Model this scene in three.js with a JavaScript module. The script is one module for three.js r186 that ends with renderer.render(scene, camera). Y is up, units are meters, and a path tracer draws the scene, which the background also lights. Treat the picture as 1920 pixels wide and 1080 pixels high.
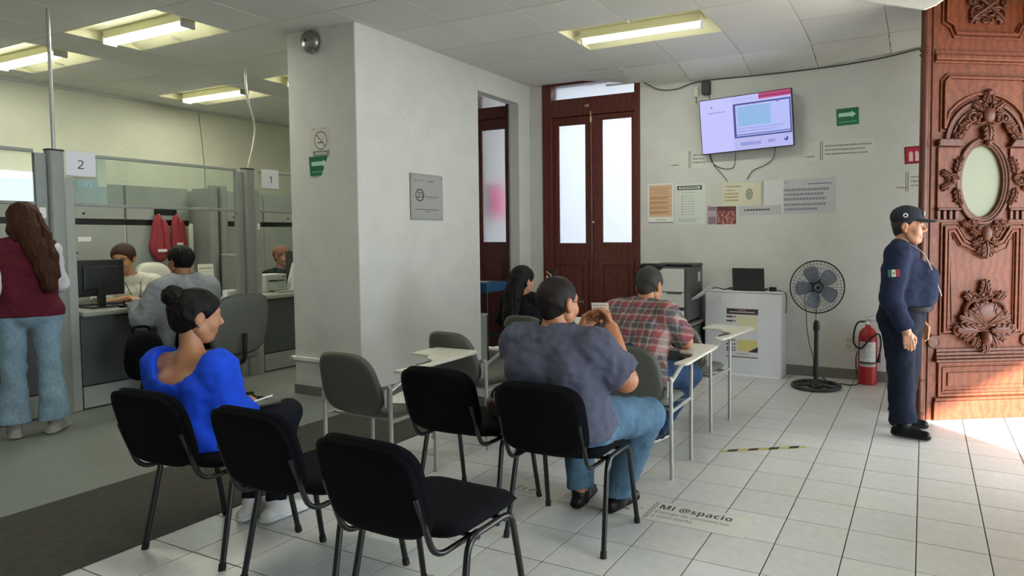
import * as THREE from 'three';
import { RoundedBoxGeometry } from 'three/addons/geometries/RoundedBoxGeometry.js';
import { mergeGeometries, mergeVertices, toCreasedNormals } from 'three/addons/utils/BufferGeometryUtils.js';
import { ImprovedNoise } from 'three/addons/math/ImprovedNoise.js';
import { RectAreaLightUniformsLib } from 'three/addons/lights/RectAreaLightUniformsLib.js';

// ---------------------------------------------------------------- camera, sky, sun, exposure
const scene = new THREE.Scene();
const renderer = new THREE.WebGLRenderer({ antialias: true });
renderer.toneMapping = THREE.LinearToneMapping;
renderer.toneMappingExposure = 1.0;
renderer.shadowMap.enabled = true;
RectAreaLightUniformsLib.init();

const FOCAL = 1219.17;                                   // pixels, of a 1080 pixel high frame
const camera = new THREE.PerspectiveCamera(2 * Math.atan(540 / FOCAL) * 180 / Math.PI, 1920 / 1080, 0.05, 200);
camera.position.set(0, 1.45, 0);
camera.rotation.order = 'YXZ';
camera.rotation.set(-0.0463, 0.4427, -0.004);
camera.setViewOffset(1920, 1080, 960 - 1155.3, 540 - 500.1, 1920, 1080);   // the photograph is a crop: its lens axis lies right of the middle
scene.add(camera);

scene.background = new THREE.Color().setRGB(0.72, 0.87, 1.0);
scene.backgroundIntensity = 13.5;

const sun = new THREE.DirectionalLight(0xfff3e4, 42);
sun.position.set(8.2, 4.55, 2.6);
sun.target.position.set(0.2, 0.1, -5.4);
sun.castShadow = true;
sun.shadow.mapSize.set(2048, 2048);
Object.assign(sun.shadow.camera, { left: -9, right: 9, top: 9, bottom: -9, near: 0.1, far: 40 });
sun.shadow.radius = 2;
scene.add(sun, sun.target);
const TUBE_POWER = 46;                                   // of each ceiling troffer

// ---------------------------------------------------------------- helpers
let seed = 7;
const rnd = () => { seed = (seed * 1664525 + 1013904223) >>> 0; return seed / 4294967296; };
const rr = (a, b) => a + (b - a) * rnd();
const V = (x, y, z) => new THREE.Vector3(x, y, z);
const taken = {};
function numbered(name) {
  if (!(name in taken)) { taken[name] = 0; return name; }
  return name + '_' + String(++taken[name]).padStart(3, '0');
}
function tag(o, label, category, group, kind) {
  o.userData.label = label; o.userData.category = category;
  if (group) o.userData.group = group;
  if (kind) o.userData.kind = kind;
  return o;
}
function thing(name, label, category, pos = [0, 0, 0], turn = 0, group) {
  const o = new THREE.Group(); o.name = numbered(name);
  o.position.set(...pos); o.rotation.y = turn; scene.add(o);
  return tag(o, label, category, group);
}
const light = (m) => { m.castShadow = true; m.receiveShadow = true; return m; };
function part(name, geo, mat, parent, label) {
  const g = Array.isArray(geo) ? join(geo) : geo;
  const m = light(new THREE.Mesh(g, mat)); m.name = name; parent.add(m);
  if (label) m.userData.label = label;
  return m;
}
function single(name, geo, mat, label, category, group) {      // a thing that is one mesh
  const m = part(numbered(name), geo, mat, scene); return tag(m, label, category, group);
}
function struct(name, geo, mat, label, category = 'structure') {
  const m = part(name, geo, mat, scene); m.userData.kind = 'structure'; m.userData.label = label; m.userData.category = category; return m;
}
function join(list) {
  const gs = list.map((g) => { const c = g.index ? g.toNonIndexed() : g.clone(); for (const k of Object.keys(c.attributes)) if (!['position', 'normal', 'uv'].includes(k)) c.deleteAttribute(k); if (!c.attributes.uv) c.setAttribute('uv', new THREE.BufferAttribute(new Float32Array(c.attributes.position.count * 2), 2)); return c; });
  return mergeGeometries(gs);
}
function metric(g) {                                     // uv in metres from the dominant axis of each face
  const q = g.index ? g.toNonIndexed() : g; const p = q.attributes.position, n = q.attributes.normal, uv = new Float32Array(p.count * 2);
  for (let i = 0; i < p.count; i += 3) {
    let nx = 0, ny = 0, nz = 0;
    for (let k = 0; k < 3; k++) { nx += Math.abs(n.getX(i + k)); ny += Math.abs(n.getY(i + k)); nz += Math.abs(n.getZ(i + k)); }
    for (let k = 0; k < 3; k++) {
      const x = p.getX(i + k), y = p.getY(i + k), z = p.getZ(i + k);
      const [u, v] = ny >= nx && ny >= nz ? [x, z] : nx >= nz ? [z, y] : [x, y];
      uv[2 * (i + k)] = u; uv[2 * (i + k) + 1] = v;
    }
  }
  q.setAttribute('uv', new THREE.BufferAttribute(uv, 2)); return q;
}
// box from corner to corner, edges rounded by r
function bx(x0, x1, y0, y1, z0, z1, r = 0.004, seg = 1) {
  const w = Math.abs(x1 - x0), h = Math.abs(y1 - y0), d = Math.abs(z1 - z0);
  r = Math.min(r, w * 0.45, h * 0.45, d * 0.45);
  const g = r > 0.0004 ? new RoundedBoxGeometry(w, h, d, seg, r) : new THREE.BoxGeometry(w, h, d);
  g.translate((x0 + x1) / 2, (y0 + y1) / 2, (z0 + z1) / 2); return metric(g);
}
const cb = (w, h, d, x = 0, y = 0, z = 0, r = 0.004, seg = 1) => bx(x - w / 2, x + w / 2, y - h / 2, y + h / 2, z - d / 2, z + d / 2, r, seg);
function cyl(a, b, r0, r1 = r0, n = 12) {                // round bar between two points
  const A = V(...a), B = V(...b), d = B.clone().sub(A), g = new THREE.CylinderGeometry(r1, r0, d.length(), n, 1);
  g.applyQuaternion(new THREE.Quaternion().setFromUnitVectors(V(0, 1, 0), d.clone().normalize())); g.translate((A.x + B.x) / 2, (A.y + B.y) / 2, (A.z + B.z) / 2); return g;
}
function tube(pts, r, n = 40, rs = 8, closed = false, tension = 0.5) {
  return new THREE.TubeGeometry(new THREE.CatmullRomCurve3(pts.map((p) => V(...p)), closed, 'centripetal', tension), n, r, rs, closed);
}
function bentTube(pts, r, bend = 0.04, rs = 8) {         // straight runs with rounded corners
  const path = new THREE.CurvePath(); const P = pts.map((p) => V(...p)); let last = P[0];
  for (let i = 1; i < P.length - 1; i++) {
    const a = P[i - 1].clone().sub(P[i]), b = P[i + 1].clone().sub(P[i]); const k = Math.min(bend, a.length() * 0.45, b.length() * 0.45);
    const p0 = P[i].clone().add(a.setLength(k)), p1 = P[i].clone().add(b.setLength(k));
    path.add(new THREE.LineCurve3(last, p0)); path.add(new THREE.QuadraticBezierCurve3(p0, P[i], p1)); last = p1;
  }
  path.add(new THREE.LineCurve3(last, P[P.length - 1]));
  const out = [];
  for (const c of path.curves) { const m = c.isLineCurve3 ? 1 : 5; for (let k = 0; k < m; k++) out.push(c.getPoint(k / m)); }
  out.push(P[P.length - 1]);
  // sweep by hand: one ring for each point
  const pos = [], idx = []; let up = V(0.3, 0.1, 1).normalize();
  out.forEach((p, i) => {
    const t = (out[Math.min(i + 1, out.length - 1)].clone().sub(out[Math.max(i - 1, 0)])).normalize();
    const n1 = up.clone().sub(t.clone().multiplyScalar(up.dot(t))).normalize(), n2 = t.clone().cross(n1); up = n1.clone();
    for (let k = 0; k < rs; k++) { const a = k / rs * Math.PI * 2, q = p.clone().addScaledVector(n1, Math.cos(a) * r).addScaledVector(n2, Math.sin(a) * r); pos.push(q.x, q.y, q.z); }
  });
  for (let i = 0; i < out.length - 1; i++) for (let k = 0; k < rs; k++) { const a = i * rs + k, b = i * rs + (k + 1) % rs; idx.push(a, b, a + rs, b, b + rs, a + rs); }
  for (const e of [0, out.length - 1]) { const c = pos.length / 3; pos.push(out[e].x, out[e].y, out[e].z); for (let k = 0; k < rs; k++) { const a = e * rs + k, b = e * rs + (k + 1) % rs; e ? idx.push(a, b, c) : idx.push(b, a, c); } }
  const g = new THREE.BufferGeometry(); g.setAttribute('position', new THREE.Float32BufferAttribute(pos, 3)); g.setIndex(idx); g.computeVertexNormals(); return g;
}
const lathe = (prof, n = 32) => new THREE.LatheGeometry(prof.map(([r, y]) => new THREE.Vector2(r, y)), n);
function slab(shape, depth, bevel = 0.002, curve = 12) {   // an outline in x, y given thickness along +z
  return new THREE.ExtrudeGeometry(shape, { depth: Math.max(depth - 2 * bevel, 0.0005), bevelEnabled: bevel > 0, bevelThickness: bevel, bevelSize: bevel, bevelOffset: -bevel, bevelSegments: 2, curveSegments: curve }).translate(0, 0, bevel);
}
function poly(pts) { const s = new THREE.Shape(); pts.forEach(([x, y], i) => (i ? s.lineTo(x, y) : s.moveTo(x, y))); s.closePath(); return s; }
function roundRect(x0, y0, x1, y1, r) {
  const s = new THREE.Shape(); s.moveTo(x0 + r, y0); s.lineTo(x1 - r, y0); s.quadraticCurveTo(x1, y0, x1, y0 + r); s.lineTo(x1, y1 - r); s.quadraticCurveTo(x1, y1, x1 - r, y1); s.lineTo(x0 + r, y1); s.quadraticCurveTo(x0, y1, x0, y1 - r); s.lineTo(x0, y0 + r); s.quadraticCurveTo(x0, y0, x0 + r, y0); return s;
}
const at = (g, x, y, z, ry = 0, rx = 0, rz = 0) => g.applyMatrix4(new THREE.Matrix4().compose(V(x, y, z), new THREE.Quaternion().setFromEuler(new THREE.Euler(rx, ry, rz, 'YXZ')), V(1, 1, 1)));

// ---------------------------------------------------------------- textures and materials
const noise = new ImprovedNoise();
function fbm(x, y, z, oct = 4) { let s = 0, a = 0.5; for (let o = 0; o < oct; o++) { s += a * noise.noise(x, y, z); x *= 2.03; y *= 2.03; z *= 2.03; a *= 0.5; } return s; }
function dataTex(n, fn, metres, srgb = true) {           // fn(u, v) -> [r, g, b] 0..1; wraps every `metres`
  const d = new Uint8Array(n * n * 4);
  for (let j = 0; j < n; j++) for (let i = 0; i < n; i++) { const c = fn(i / n, j / n); const k = 4 * (j * n + i); d[k] = 255 * Math.min(1, Math.max(0, c[0])); d[k + 1] = 255 * Math.min(1, Math.max(0, c[1])); d[k + 2] = 255 * Math.min(1, Math.max(0, c[2])); d[k + 3] = 255; }
  const t = new THREE.DataTexture(d, n, n); t.wrapS = t.wrapT = THREE.RepeatWrapping; t.magFilter = THREE.LinearFilter; t.minFilter = THREE.LinearMipmapLinearFilter; t.generateMipmaps = true;
  t.repeat.set(1 / metres, 1 / metres); if (srgb) t.colorSpace = THREE.SRGBColorSpace; t.needsUpdate = true; return t;
}
// noise that wraps: blend of four shifted copies
const wrapN = (u, v, f, z, oct = 4) => { const a = fbm(u * f, v * f, z, oct), b = fbm((u - 1) * f, v * f, z, oct), c = fbm(u * f, (v - 1) * f, z, oct), d = fbm((u - 1) * f, (v - 1) * f, z, oct); return (a * (1 - u) + b * u) * (1 - v) + (c * (1 - u) + d * u) * v; };
const tint = (r, g, b, k) => [r * k, g * k, b * k];
const texMottle = dataTex(256, (u, v) => tint(1, 1, 1, 0.96 + 0.055 * wrapN(u, v, 6, 1.3) + 0.04 * wrapN(u, v, 40, 4.1, 2)), 1.3);
const texGrain = dataTex(256, (u, v) => { const k = 0.5 + 0.9 * wrapN(u, v, 60, 2.2, 3); return [k, k, k]; }, 0.5, false);
const texWeave = dataTex(256, (u, v) => { const a = Math.sin(u * 256 * Math.PI / 2) * Math.sin(v * 256 * Math.PI / 2), k = 0.55 + 0.3 * a + 0.5 * wrapN(u, v, 50, 9.1, 2); return [k, k, k]; }, 0.16, false);
const texWood = dataTex(512, (u, v) => { const w = wrapN(u * 1, v * 1, 5, 3.3, 3), l = 0.5 + 0.5 * Math.sin((u * 26 + 5 * w + 1.5 * wrapN(u, v, 14, 7.7, 2)) * Math.PI * 2 * 0.5); const k = 0.80 + 0.16 * l + 0.25 * wrapN(u, v, 40, 5.5, 3); return [k, k * 0.97, k * 0.93]; }, 0.9);
const texTile = dataTex(256, (u, v) => { const k = 0.955 + 0.07 * wrapN(u, v, 9, 1.9, 4) + 0.05 * wrapN(u, v, 50, 6.6, 2); return [k, k * 0.995, k * 0.98]; }, 0.45);
const texCeil = dataTex(256, (u, v) => { const n = wrapN(u, v, 70, 8.8, 2); const k = 0.96 + 0.12 * n; return [k, k, k]; }, 0.6);
const texCarpet = dataTex(256, (u, v) => { const k = 0.75 + 0.6 * wrapN(u, v, 90, 3.9, 2) + 0.25 * wrapN(u, v, 8, 2.9, 3); return [k, k, k]; }, 0.4);
function mat(color, o = {}) {
  const m = o.phys ? new THREE.MeshPhysicalMaterial() : new THREE.MeshStandardMaterial(); delete o.phys;
  if (Array.isArray(color)) m.color.setRGB(...color); else m.color.set(color);
  m.roughness = 0.6; m.metalness = 0; m.side = THREE.DoubleSide; Object.assign(m, o); return m;
}
const phys = (color, o = {}) => mat(color, { phys: true, ...o });
const M = {
  wall: mat(0xd6d6d1, { roughness: 0.85, map: texMottle, bumpMap: texGrain, bumpScale: 0.0008 }),
  wallWarm: mat(0xd0d0bd, { roughness: 0.85, map: texMottle, bumpMap: texGrain, bumpScale: 0.0008 }),
  tile: [0xd0d2d4, 0xccced0, 0xd4d6d8, 0xcecfd0].map((c) => mat(c, { roughness: 0.28, map: texTile })),
  grout: mat(0x3f3d39, { roughness: 0.9 }),
  vinyl: mat(0x858a83, { roughness: 0.42, map: texMottle }),
  carpet: mat(0x55524a, { roughness: 0.95, map: texCarpet, bumpMap: texGrain, bumpScale: 0.003 }),
  ceil: [0xe2e2de, 0xdfdfdb, 0xe5e5e1].map((c) => mat(c, { roughness: 0.9, map: texCeil, bumpMap: texGrain, bumpScale: 0.001 })),
  tbar: mat(0xb9b9b4, { roughness: 0.6 }),
  base: mat(0x77756f, { roughness: 0.5, map: texMottle }),
  pan: mat(0xf0ecc6, { roughness: 0.45 }),
  tubeGlow: mat(0xffffff, { emissive: new THREE.Color(0.98, 1, 0.89), emissiveIntensity: 13, roughness: 0.3 }),
  white: mat(0xe8e8e6, { roughness: 0.5 }),
  whiteGloss: mat(0xe4e6ea, { roughness: 0.3 }),
  paper: mat(0xe6e5e0, { roughness: 0.75 }),
  black: mat(0x101012, { roughness: 0.45 }),
  blackPlastic: mat(0x17181a, { roughness: 0.38 }),
  blackFabric: phys(0x0b0b0f, { roughness: 0.95, specularIntensity: 0.25, bumpMap: texWeave, bumpScale: 0.0012 }),
  blackSteel: mat(0x0e0e10, { roughness: 0.28 }),
  chrome: mat(0xc9c9c9, { roughness: 0.2, metalness: 1 }),
  steel: mat(0xa6a6a3, { roughness: 0.35, metalness: 0.7 }),
  greyTube: mat(0xa9a9a6, { roughness: 0.32, metalness: 0.35 }),
  greyFabric: mat(0x65655f, { roughness: 0.92, bumpMap: texWeave, bumpScale: 0.0012 }),
  greyShell: mat(0x55564f, { roughness: 0.55 }),
  laminate: mat(0xd9d7ca, { roughness: 0.38, map: texMottle }),
  boothGrey: mat(0x8c8f8a, { roughness: 0.42, map: texMottle }),
  boothLight: mat(0xa5a8a1, { roughness: 0.5, map: texMottle }),
  boothDark: mat(0x565a5a, { roughness: 0.6, map: texMottle }),
  counterTop: mat(0xa7a79c, { roughness: 0.35, map: texMottle }),
  red: mat(0xa31a22, { roughness: 0.35 }),
  doorWood: mat(0x6a2f27, { roughness: 0.32, map: texWood }),
  carved: phys(0x733a20, { roughness: 0.45, specularIntensity: 0.6, map: texWood }),
  carvedDark: phys(0x5f3324, { roughness: 0.42, specularIntensity: 0.7, map: texWood }),
  glass: phys(0xf3f8f6, { roughness: 0.02, transmission: 1, thickness: 0, ior: 1.5 }),
  rubber: mat(0x0c0c0c, { roughness: 0.8 }),
};
// flat print: a canvas drawn by fn(ctx, w, h), on a thin sheet
function print(w, h, px, fn, bg = '#e6e5e0') {
  const c = document.createElement('canvas'); c.width = px; c.height = Math.max(8, Math.round(px * h / w)); const g = c.getContext('2d');
  g.fillStyle = bg; g.fillRect(0, 0, c.width, c.height); fn(g, c.width, c.height);
  const t = new THREE.CanvasTexture(c); t.colorSpace = THREE.SRGBColorSpace; return t;
}
function sheetGeo(w, h, t = 0.0012) {                     // thin board facing +z, centred, uv 0..1 on its front
  const g = new THREE.BoxGeometry(w, h, t); return g;
}
function printed(name, w, h, px, fn, label, category, pos, rot = [0, 0, 0], bg, parent, rough = 0.6, t = 0.0012) {
  const face = mat(0xffffff, { map: print(w, h, px, fn, bg), roughness: rough });
  const m = light(new THREE.Mesh(sheetGeo(w, h, t), face)); m.position.set(...pos); m.rotation.set(...rot);
  if (parent) { m.name = name; parent.add(m); } else { m.name = numbered(name); scene.add(m); tag(m, label, category); }
  return m;
}
// where the ceiling troffers hang: x0, x1, z0, z1 (two grid fields each)
const LAMPS = [[-3.031, -1.677, -5.81, -5.165], [-7.007, -5.653, -3.875, -3.23], [-9.038, -7.684, -3.875, -3.23], [-9.038, -7.684, -5.81, -5.165], [-7.007, -5.653, -5.81, -5.165],
  [-3.031, -1.677, -1.94, -1.295], [-7.007, -5.653, -0.65, -0.005]];  // the last two are added out of view to light the room
const LAMP_NAMES = ['troffer with one glowing tube near the television', 'troffer above the counter with sign 2', 'troffer at the far left by the cream wall', 'troffer over the booth cabinets in mid hall', 'troffer half hidden by the wall end', 'troffer added out of view above the row of black chairs', 'troffer added out of view near the viewer over the booth hall'];
LAMPS.forEach(([x0, x1, z0, z1], i) => {
  const CHL = 3.30, cx = (x0 + x1) / 2, cz = (z0 + z1) / 2, L = x1 - x0, W = z1 - z0;
  const t = thing('ceiling_light', 'fluorescent ' + LAMP_NAMES[i], 'ceiling light', [cx, CHL, cz], 0, 'fluorescent ceiling troffers');
  const h = 0.075, prof = (s) => poly([[-W / 2, 0], [-W / 2 + 0.006, 0], [-W * 0.24, h], [W * 0.24, h], [W / 2 - 0.006, 0], [W / 2, 0], [W / 2, h + 0.012], [-W / 2, h + 0.012]]);
  part('reflector_pan', [slab(prof(), L, 0).rotateY(Math.PI / 2).translate(-L / 2, 0, 0), bx(-L / 2, -L / 2 + 0.008, 0, h, -W / 2, W / 2, 0), bx(L / 2 - 0.008, L / 2, 0, h, -W / 2, W / 2, 0)], M.pan, t);
  part('ballast_cover', bx(-L / 2 + 0.09, L / 2 - 0.09, 0.0, h, -0.055, 0.055, 0.006), M.pan, t);
  for (const s of i === 0 ? [0] : [-1, 1]) part('lamp_tube', cyl([-L / 2 + 0.1, -0.022, s * 0.03], [L / 2 - 0.1, -0.022, s * 0.03], 0.0185, 0.0185, 14), M.tubeGlow, t);
  for (const s of [-1, 1]) { const c = part('lamp_holder', cb(0.022, 0.075, i === 0 ? 0.05 : 0.12, s * (L / 2 - 0.092), -0.012, 0, 0.008, 2), s > 0 && i ? M.steel : M.white, t); }
  const a = new THREE.RectAreaLight(0xfafcea, TUBE_POWER, L - 0.22, 0.1); a.position.set(cx, CHL - 0.047, cz); a.rotation.x = -Math.PI / 2; a.name = 'tube_light'; scene.add(a);
});
// ---------------------------------------------------------------- the room
const ZB = -6.897, XC = -4.447, ZC = -4.157, CH = 3.30, XL = -9.53, XR = 1.0, TILE = 0.30247;
const ZF = 2.2, ZBB = -8.3;                               // wall behind the camera, end of the clerks' hall
{ // floor: a bed of grout carrying single tiles, and sheet vinyl in the clerks' half
  const X0 = -0.9197 - 8 * TILE;
  const floor = struct('floor', bx(XL - 0.2, XR + 0.8, -0.2, -0.0035, ZBB - 0.2, ZF + 0.2, 0), M.grout, 'pale square floor tiles with dark joints and grey sheet flooring', 'floor');
  part('vinyl_sheet', bx(XL, X0 - 0.002, -0.0035, 0, ZBB, ZF, 0), M.vinyl, floor, 'plain grey sheet flooring');
  const g = bx(-TILE / 2 + 0.0028, TILE / 2 - 0.0028, -0.012, 0, -TILE / 2 + 0.0028, TILE / 2 - 0.0028, 0.0015);
  const Z0 = -4.54343; let n = 0; const far = [];
  for (let j = 13; j >= -8; j--) for (let i = 0; i < 15; i++) {
    const x = X0 + (i + 0.5) * TILE, z = Z0 + (j - 0.5) * TILE; const z1 = Math.max(z - TILE / 2, ZB);
    if (x + TILE / 2 > XR + 0.8) continue;
    if (j > 11 || z - TILE / 2 < ZB - 0.1) continue;
    const seen = x < 0.35 + 0.12 * -z;
    if (n >= 300 || !seen) { far.push(g.clone().translate(x, 0, z)); continue; }
    const t = part(n ? 'tile_' + String(n).padStart(3, '0') : 'tile', g, M.tile[Math.floor(rnd() * 4)], floor); n++;
    t.position.set(x, 0, z);
  }
  for (let j = 12; j < 24; j++) for (let i = 0; i < 15; i++) far.push(g.clone().translate(X0 + (i + 0.5) * TILE, 0, Z0 + (j - 0.5) * TILE));
  const f = part('tile_field', far, M.tile[0], floor); f.userData.kind = 'stuff';
}
{ // walls with thickness; the openings go right through
  struct('wall_left', bx(XL - 0.2, XL, 0, CH + 0.3, ZBB - 0.2, ZF + 0.2, 0), M.wallWarm, 'cream wall behind the service booths', 'wall');
  struct('wall_front', bx(XL, XR, 0, CH + 0.3, ZF, ZF + 0.2, 0), M.wall, 'wall behind the viewer', 'wall');
  struct('wall_hall_end', bx(XL, -5.29, 0, CH + 0.3, ZBB - 0.2, ZBB, 0), M.wallWarm, 'cream end wall of the booth hall', 'wall');
  struct('wall_divider', bx(-5.45, -5.29, 0, CH + 0.3, ZBB, -5.8, 0), M.wall, 'wall between alcove and booth hall', 'wall');
  struct('wall_column', bx(-5.29, XC, 0, CH + 0.05, -5.866, ZC, 0.012, 2), M.wall, 'thick cream wall end with a plaque and arrow sign', 'wall');
  struct('wall_alcove', [bx(-4.585, XC, 0, 3.06, ZB, -6.65, 0.006), bx(-4.585, XC, 3.055, CH + 0.05, ZB, -5.86, 0.004)], M.wall, 'slim pier and lintel of the alcove opening', 'wall');
  const W = 0.13;                                         // back wall, pierced by two doorways
  struct('wall_back', [
    bx(-5.45, -5.29, 0, 3.7, ZB - W, ZB, 0), bx(-4.775, -4.262, 0, 3.7, ZB - W, ZB, 0), bx(-2.958, XR + 0.6, 0, 3.7, ZB - W, ZB, 0),
    bx(-5.29, -4.775, 3.3, 3.7, ZB - W, ZB, 0), bx(-4.262, -2.958, 3.3, 3.7, ZB - W, ZB, 0)], M.wall, 'cream back wall with posters and the television', 'wall');
  const T = 0.6;                                          // right wall with the street entrance beside the carved door, and an unseen second opening added to let in daylight
  struct('wall_right', [
    bx(XR, XR + T, 0, 3.9, ZB, -6.35, 0), bx(XR, XR + T, 0, 3.9, -4.0, -2.8, 0), bx(XR, XR + T, 0, 3.9, -0.9, ZF + 0.2, 0),
    bx(XR, XR + T, 3.05, 3.9, -6.35, -4.0, 0), bx(XR, XR + T, 3.05, 3.9, -2.8, -0.9, 0)], M.wall, 'thick street wall with the entrance and a second opening added for daylight', 'wall');
  struct('baseboard_column', [bx(-5.298, XC + 0.008, 0, 0.088, ZC - 0.01, ZC + 0.009, 0.003), bx(XC - 0.01, XC + 0.009, 0, 0.088, -5.866, ZC + 0.009, 0.003)], M.base, 'grey skirting round the wall end', 'baseboard');
  struct('baseboard_back', bx(-2.95, XR, 0, 0.105, ZB, ZB + 0.012, 0.003), M.base, 'dark grey skirting along the back wall', 'baseboard');
  const rc = struct('trim_1', [bx(-5.31, -4.79, 0.318, 0.352, ZC, ZC + 0.028, 0.004), bx(-5.325, -5.29, 0.318, 0.352, ZC - 0.25, ZC + 0.028, 0.004)], M.white, 'white cable raceway low on the wall end', 'raceway');
}
{ // suspended ceiling: single panels in a grid of bars, the last row sagging to the back wall
  const xs = []; for (let k = -6; k <= 7; k++) { const x = -3.031 + 0.677 * k; if (x > -5.1 && x < XR + 0.4) xs.push(x); }
  for (let k = 0; k < 7; k++) xs.push(-5.653 - 0.677 * k); xs.sort((a, b) => a - b); xs[0] = XL;
  const zs = []; for (let k = -2; k <= 11; k++) zs.push(-5.165 + 0.645 * k); zs.unshift(ZB); zs.sort((a, b) => a - b);
  const ceil = struct('ceiling', [bx(XL - 0.2, XR + 0.1, CH + 0.28, CH + 0.45, ZBB - 0.2, ZF + 0.2, 0)], M.ceil[0], 'suspended ceiling of white panels', 'ceiling');
  const sag = (x, z) => { if (z > -6.0 || x < -3.3) return CH; const e = x < -3.0 ? 3.2 : x < -0.9 ? 3.145 : 3.145 + (x + 0.9) * 0.11; const t = Math.min(1, (-6.0 - z) / 0.9); return CH + (e - CH) * t * t; };
  let n = 0; const bars = [], rest = [];
  const lit = (x, z) => LAMPS.some(([a, b, c, d]) => x > a && x < b && z > c && z < d);
  for (let i = 0; i < xs.length - 1; i++) for (let j = 0; j < zs.length - 1; j++) {
    const [x0, x1, z0, z1] = [xs[i], Math.min(xs[i + 1], XR), zs[j], zs[j + 1]]; if (x1 - x0 < 0.03) continue;
    const cx = (x0 + x1) / 2, cz = (z0 + z1) / 2;
    if (lit(cx, cz)) continue;
    const g = bx(x0 + 0.004, x1 - 0.004, 0, 0.018, z0 + 0.004, z1 - 0.004, 0.003);
    const p = g.attributes.position; for (let k = 0; k < p.count; k++) p.setY(k, p.getY(k) + sag(p.getX(k), p.getZ(k)));
    g.computeVertexNormals();
    if (cz > -1.9 || cz < ZB) { rest.push(g); continue; }
    part(n ? 'ceiling_panel_' + String(n).padStart(3, '0') : 'ceiling_panel', g, M.ceil[Math.floor(rnd() * 3)], ceil); n++;
  }
  rest.push(bx(XL, -5.45, CH, CH + 0.018, ZBB, ZB, 0));
  const r = part('ceiling_panel_field', rest, M.ceil[0], ceil); r.userData.kind = 'stuff';
  const barQuad = (x0, z0, x1, z1, w) => { const N = 48, out = []; for (let k = 0; k < N; k++) { const a = k / N, b = (k + 1) / N; const ax = x0 + (x1 - x0) * a, az = z0 + (z1 - z0) * a, bx2 = x0 + (x1 - x0) * b, bz = z0 + (z1 - z0) * b; const g = new THREE.BoxGeometry(Math.abs(bx2 - ax) + w, 0.02, Math.abs(bz - az) + w); if (LAMPS.some(([a, b, c, d]) => (ax + bx2) / 2 > a + 0.05 && (ax + bx2) / 2 < b - 0.05 && (az + bz) / 2 > c + 0.02 && (az + bz) / 2 < d - 0.02)) continue; const h = sag((ax + bx2) / 2, (az + bz) / 2); g.translate((ax + bx2) / 2, h + 0.0125, (az + bz) / 2); out.push(g); } return out; };
  for (const x of xs) if (x < XR) bars.push(...barQuad(x, zs[0], x, zs[zs.length - 1], 0.010));
  for (const z of zs) bars.push(...barQuad(XL, z, XR, z, 0.010));
  part('ceiling_grid', bars, M.tbar, ceil);
  struct('trim_2', [bx(-9.53, -9.51, CH - 0.03, CH, ZBB, ZF, 0.002)], M.tbar, 'thin edge strip where ceiling meets cream wall', 'trim');
  const wedge = slab(poly([[-0.62, CH + 0.02], [-0.03, 3.142], [0.05, 3.165], [0.2, 3.262], [0.3, CH + 0.02]]), 0.03, 0.003).translate(0, 0, -5.5);
  struct('trim_3', wedge, M.ceil[1], 'slanting plaster edge of the ceiling above the carved door', 'trim');
}
{ // what the doorways look onto: pavement, an arcade roof added to block sun, and the house fronts across the street
  const st = mat(0xcbc4b7, { roughness: 0.9, map: texMottle });
  struct('ground', [bx(XR + 0.8, 24, -0.25, -0.02, -30, 16, 0), bx(-24, XR + 0.8, -0.25, -0.02, -30, ZBB - 0.25, 0)], st, 'street paving outside', 'ground');
  struct('wall_added_arcade', [bx(XR + 0.6, 5.3, 2.95, 3.9, -12, 6, 0), bx(4.9, 5.3, -0.02, 2.95, -0.25, 3.2, 0), bx(4.9, 5.3, -0.02, 2.95, -5.6, -5.0, 0)], mat(0xd8cfbd, { roughness: 0.9 }), 'unseen arcade roof and piers added outside the entrance to block the sun', 'arcade');  // unseen roof and piers added to cut the sun through the doorways
  struct('wall_added_storey', [bx(XL - 0.2, XR + 0.6, CH + 0.46, 9, -6.8, ZF + 0.2, 0), bx(XL - 0.2, -5.5, CH + 0.46, 9, ZBB - 0.2, -6.8, 0)], mat(0xc9c0b0, { roughness: 0.9 }), 'unseen upper storey added to shade the lane', 'building');  // unseen storey added to keep the lane outside in shade
}
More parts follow.
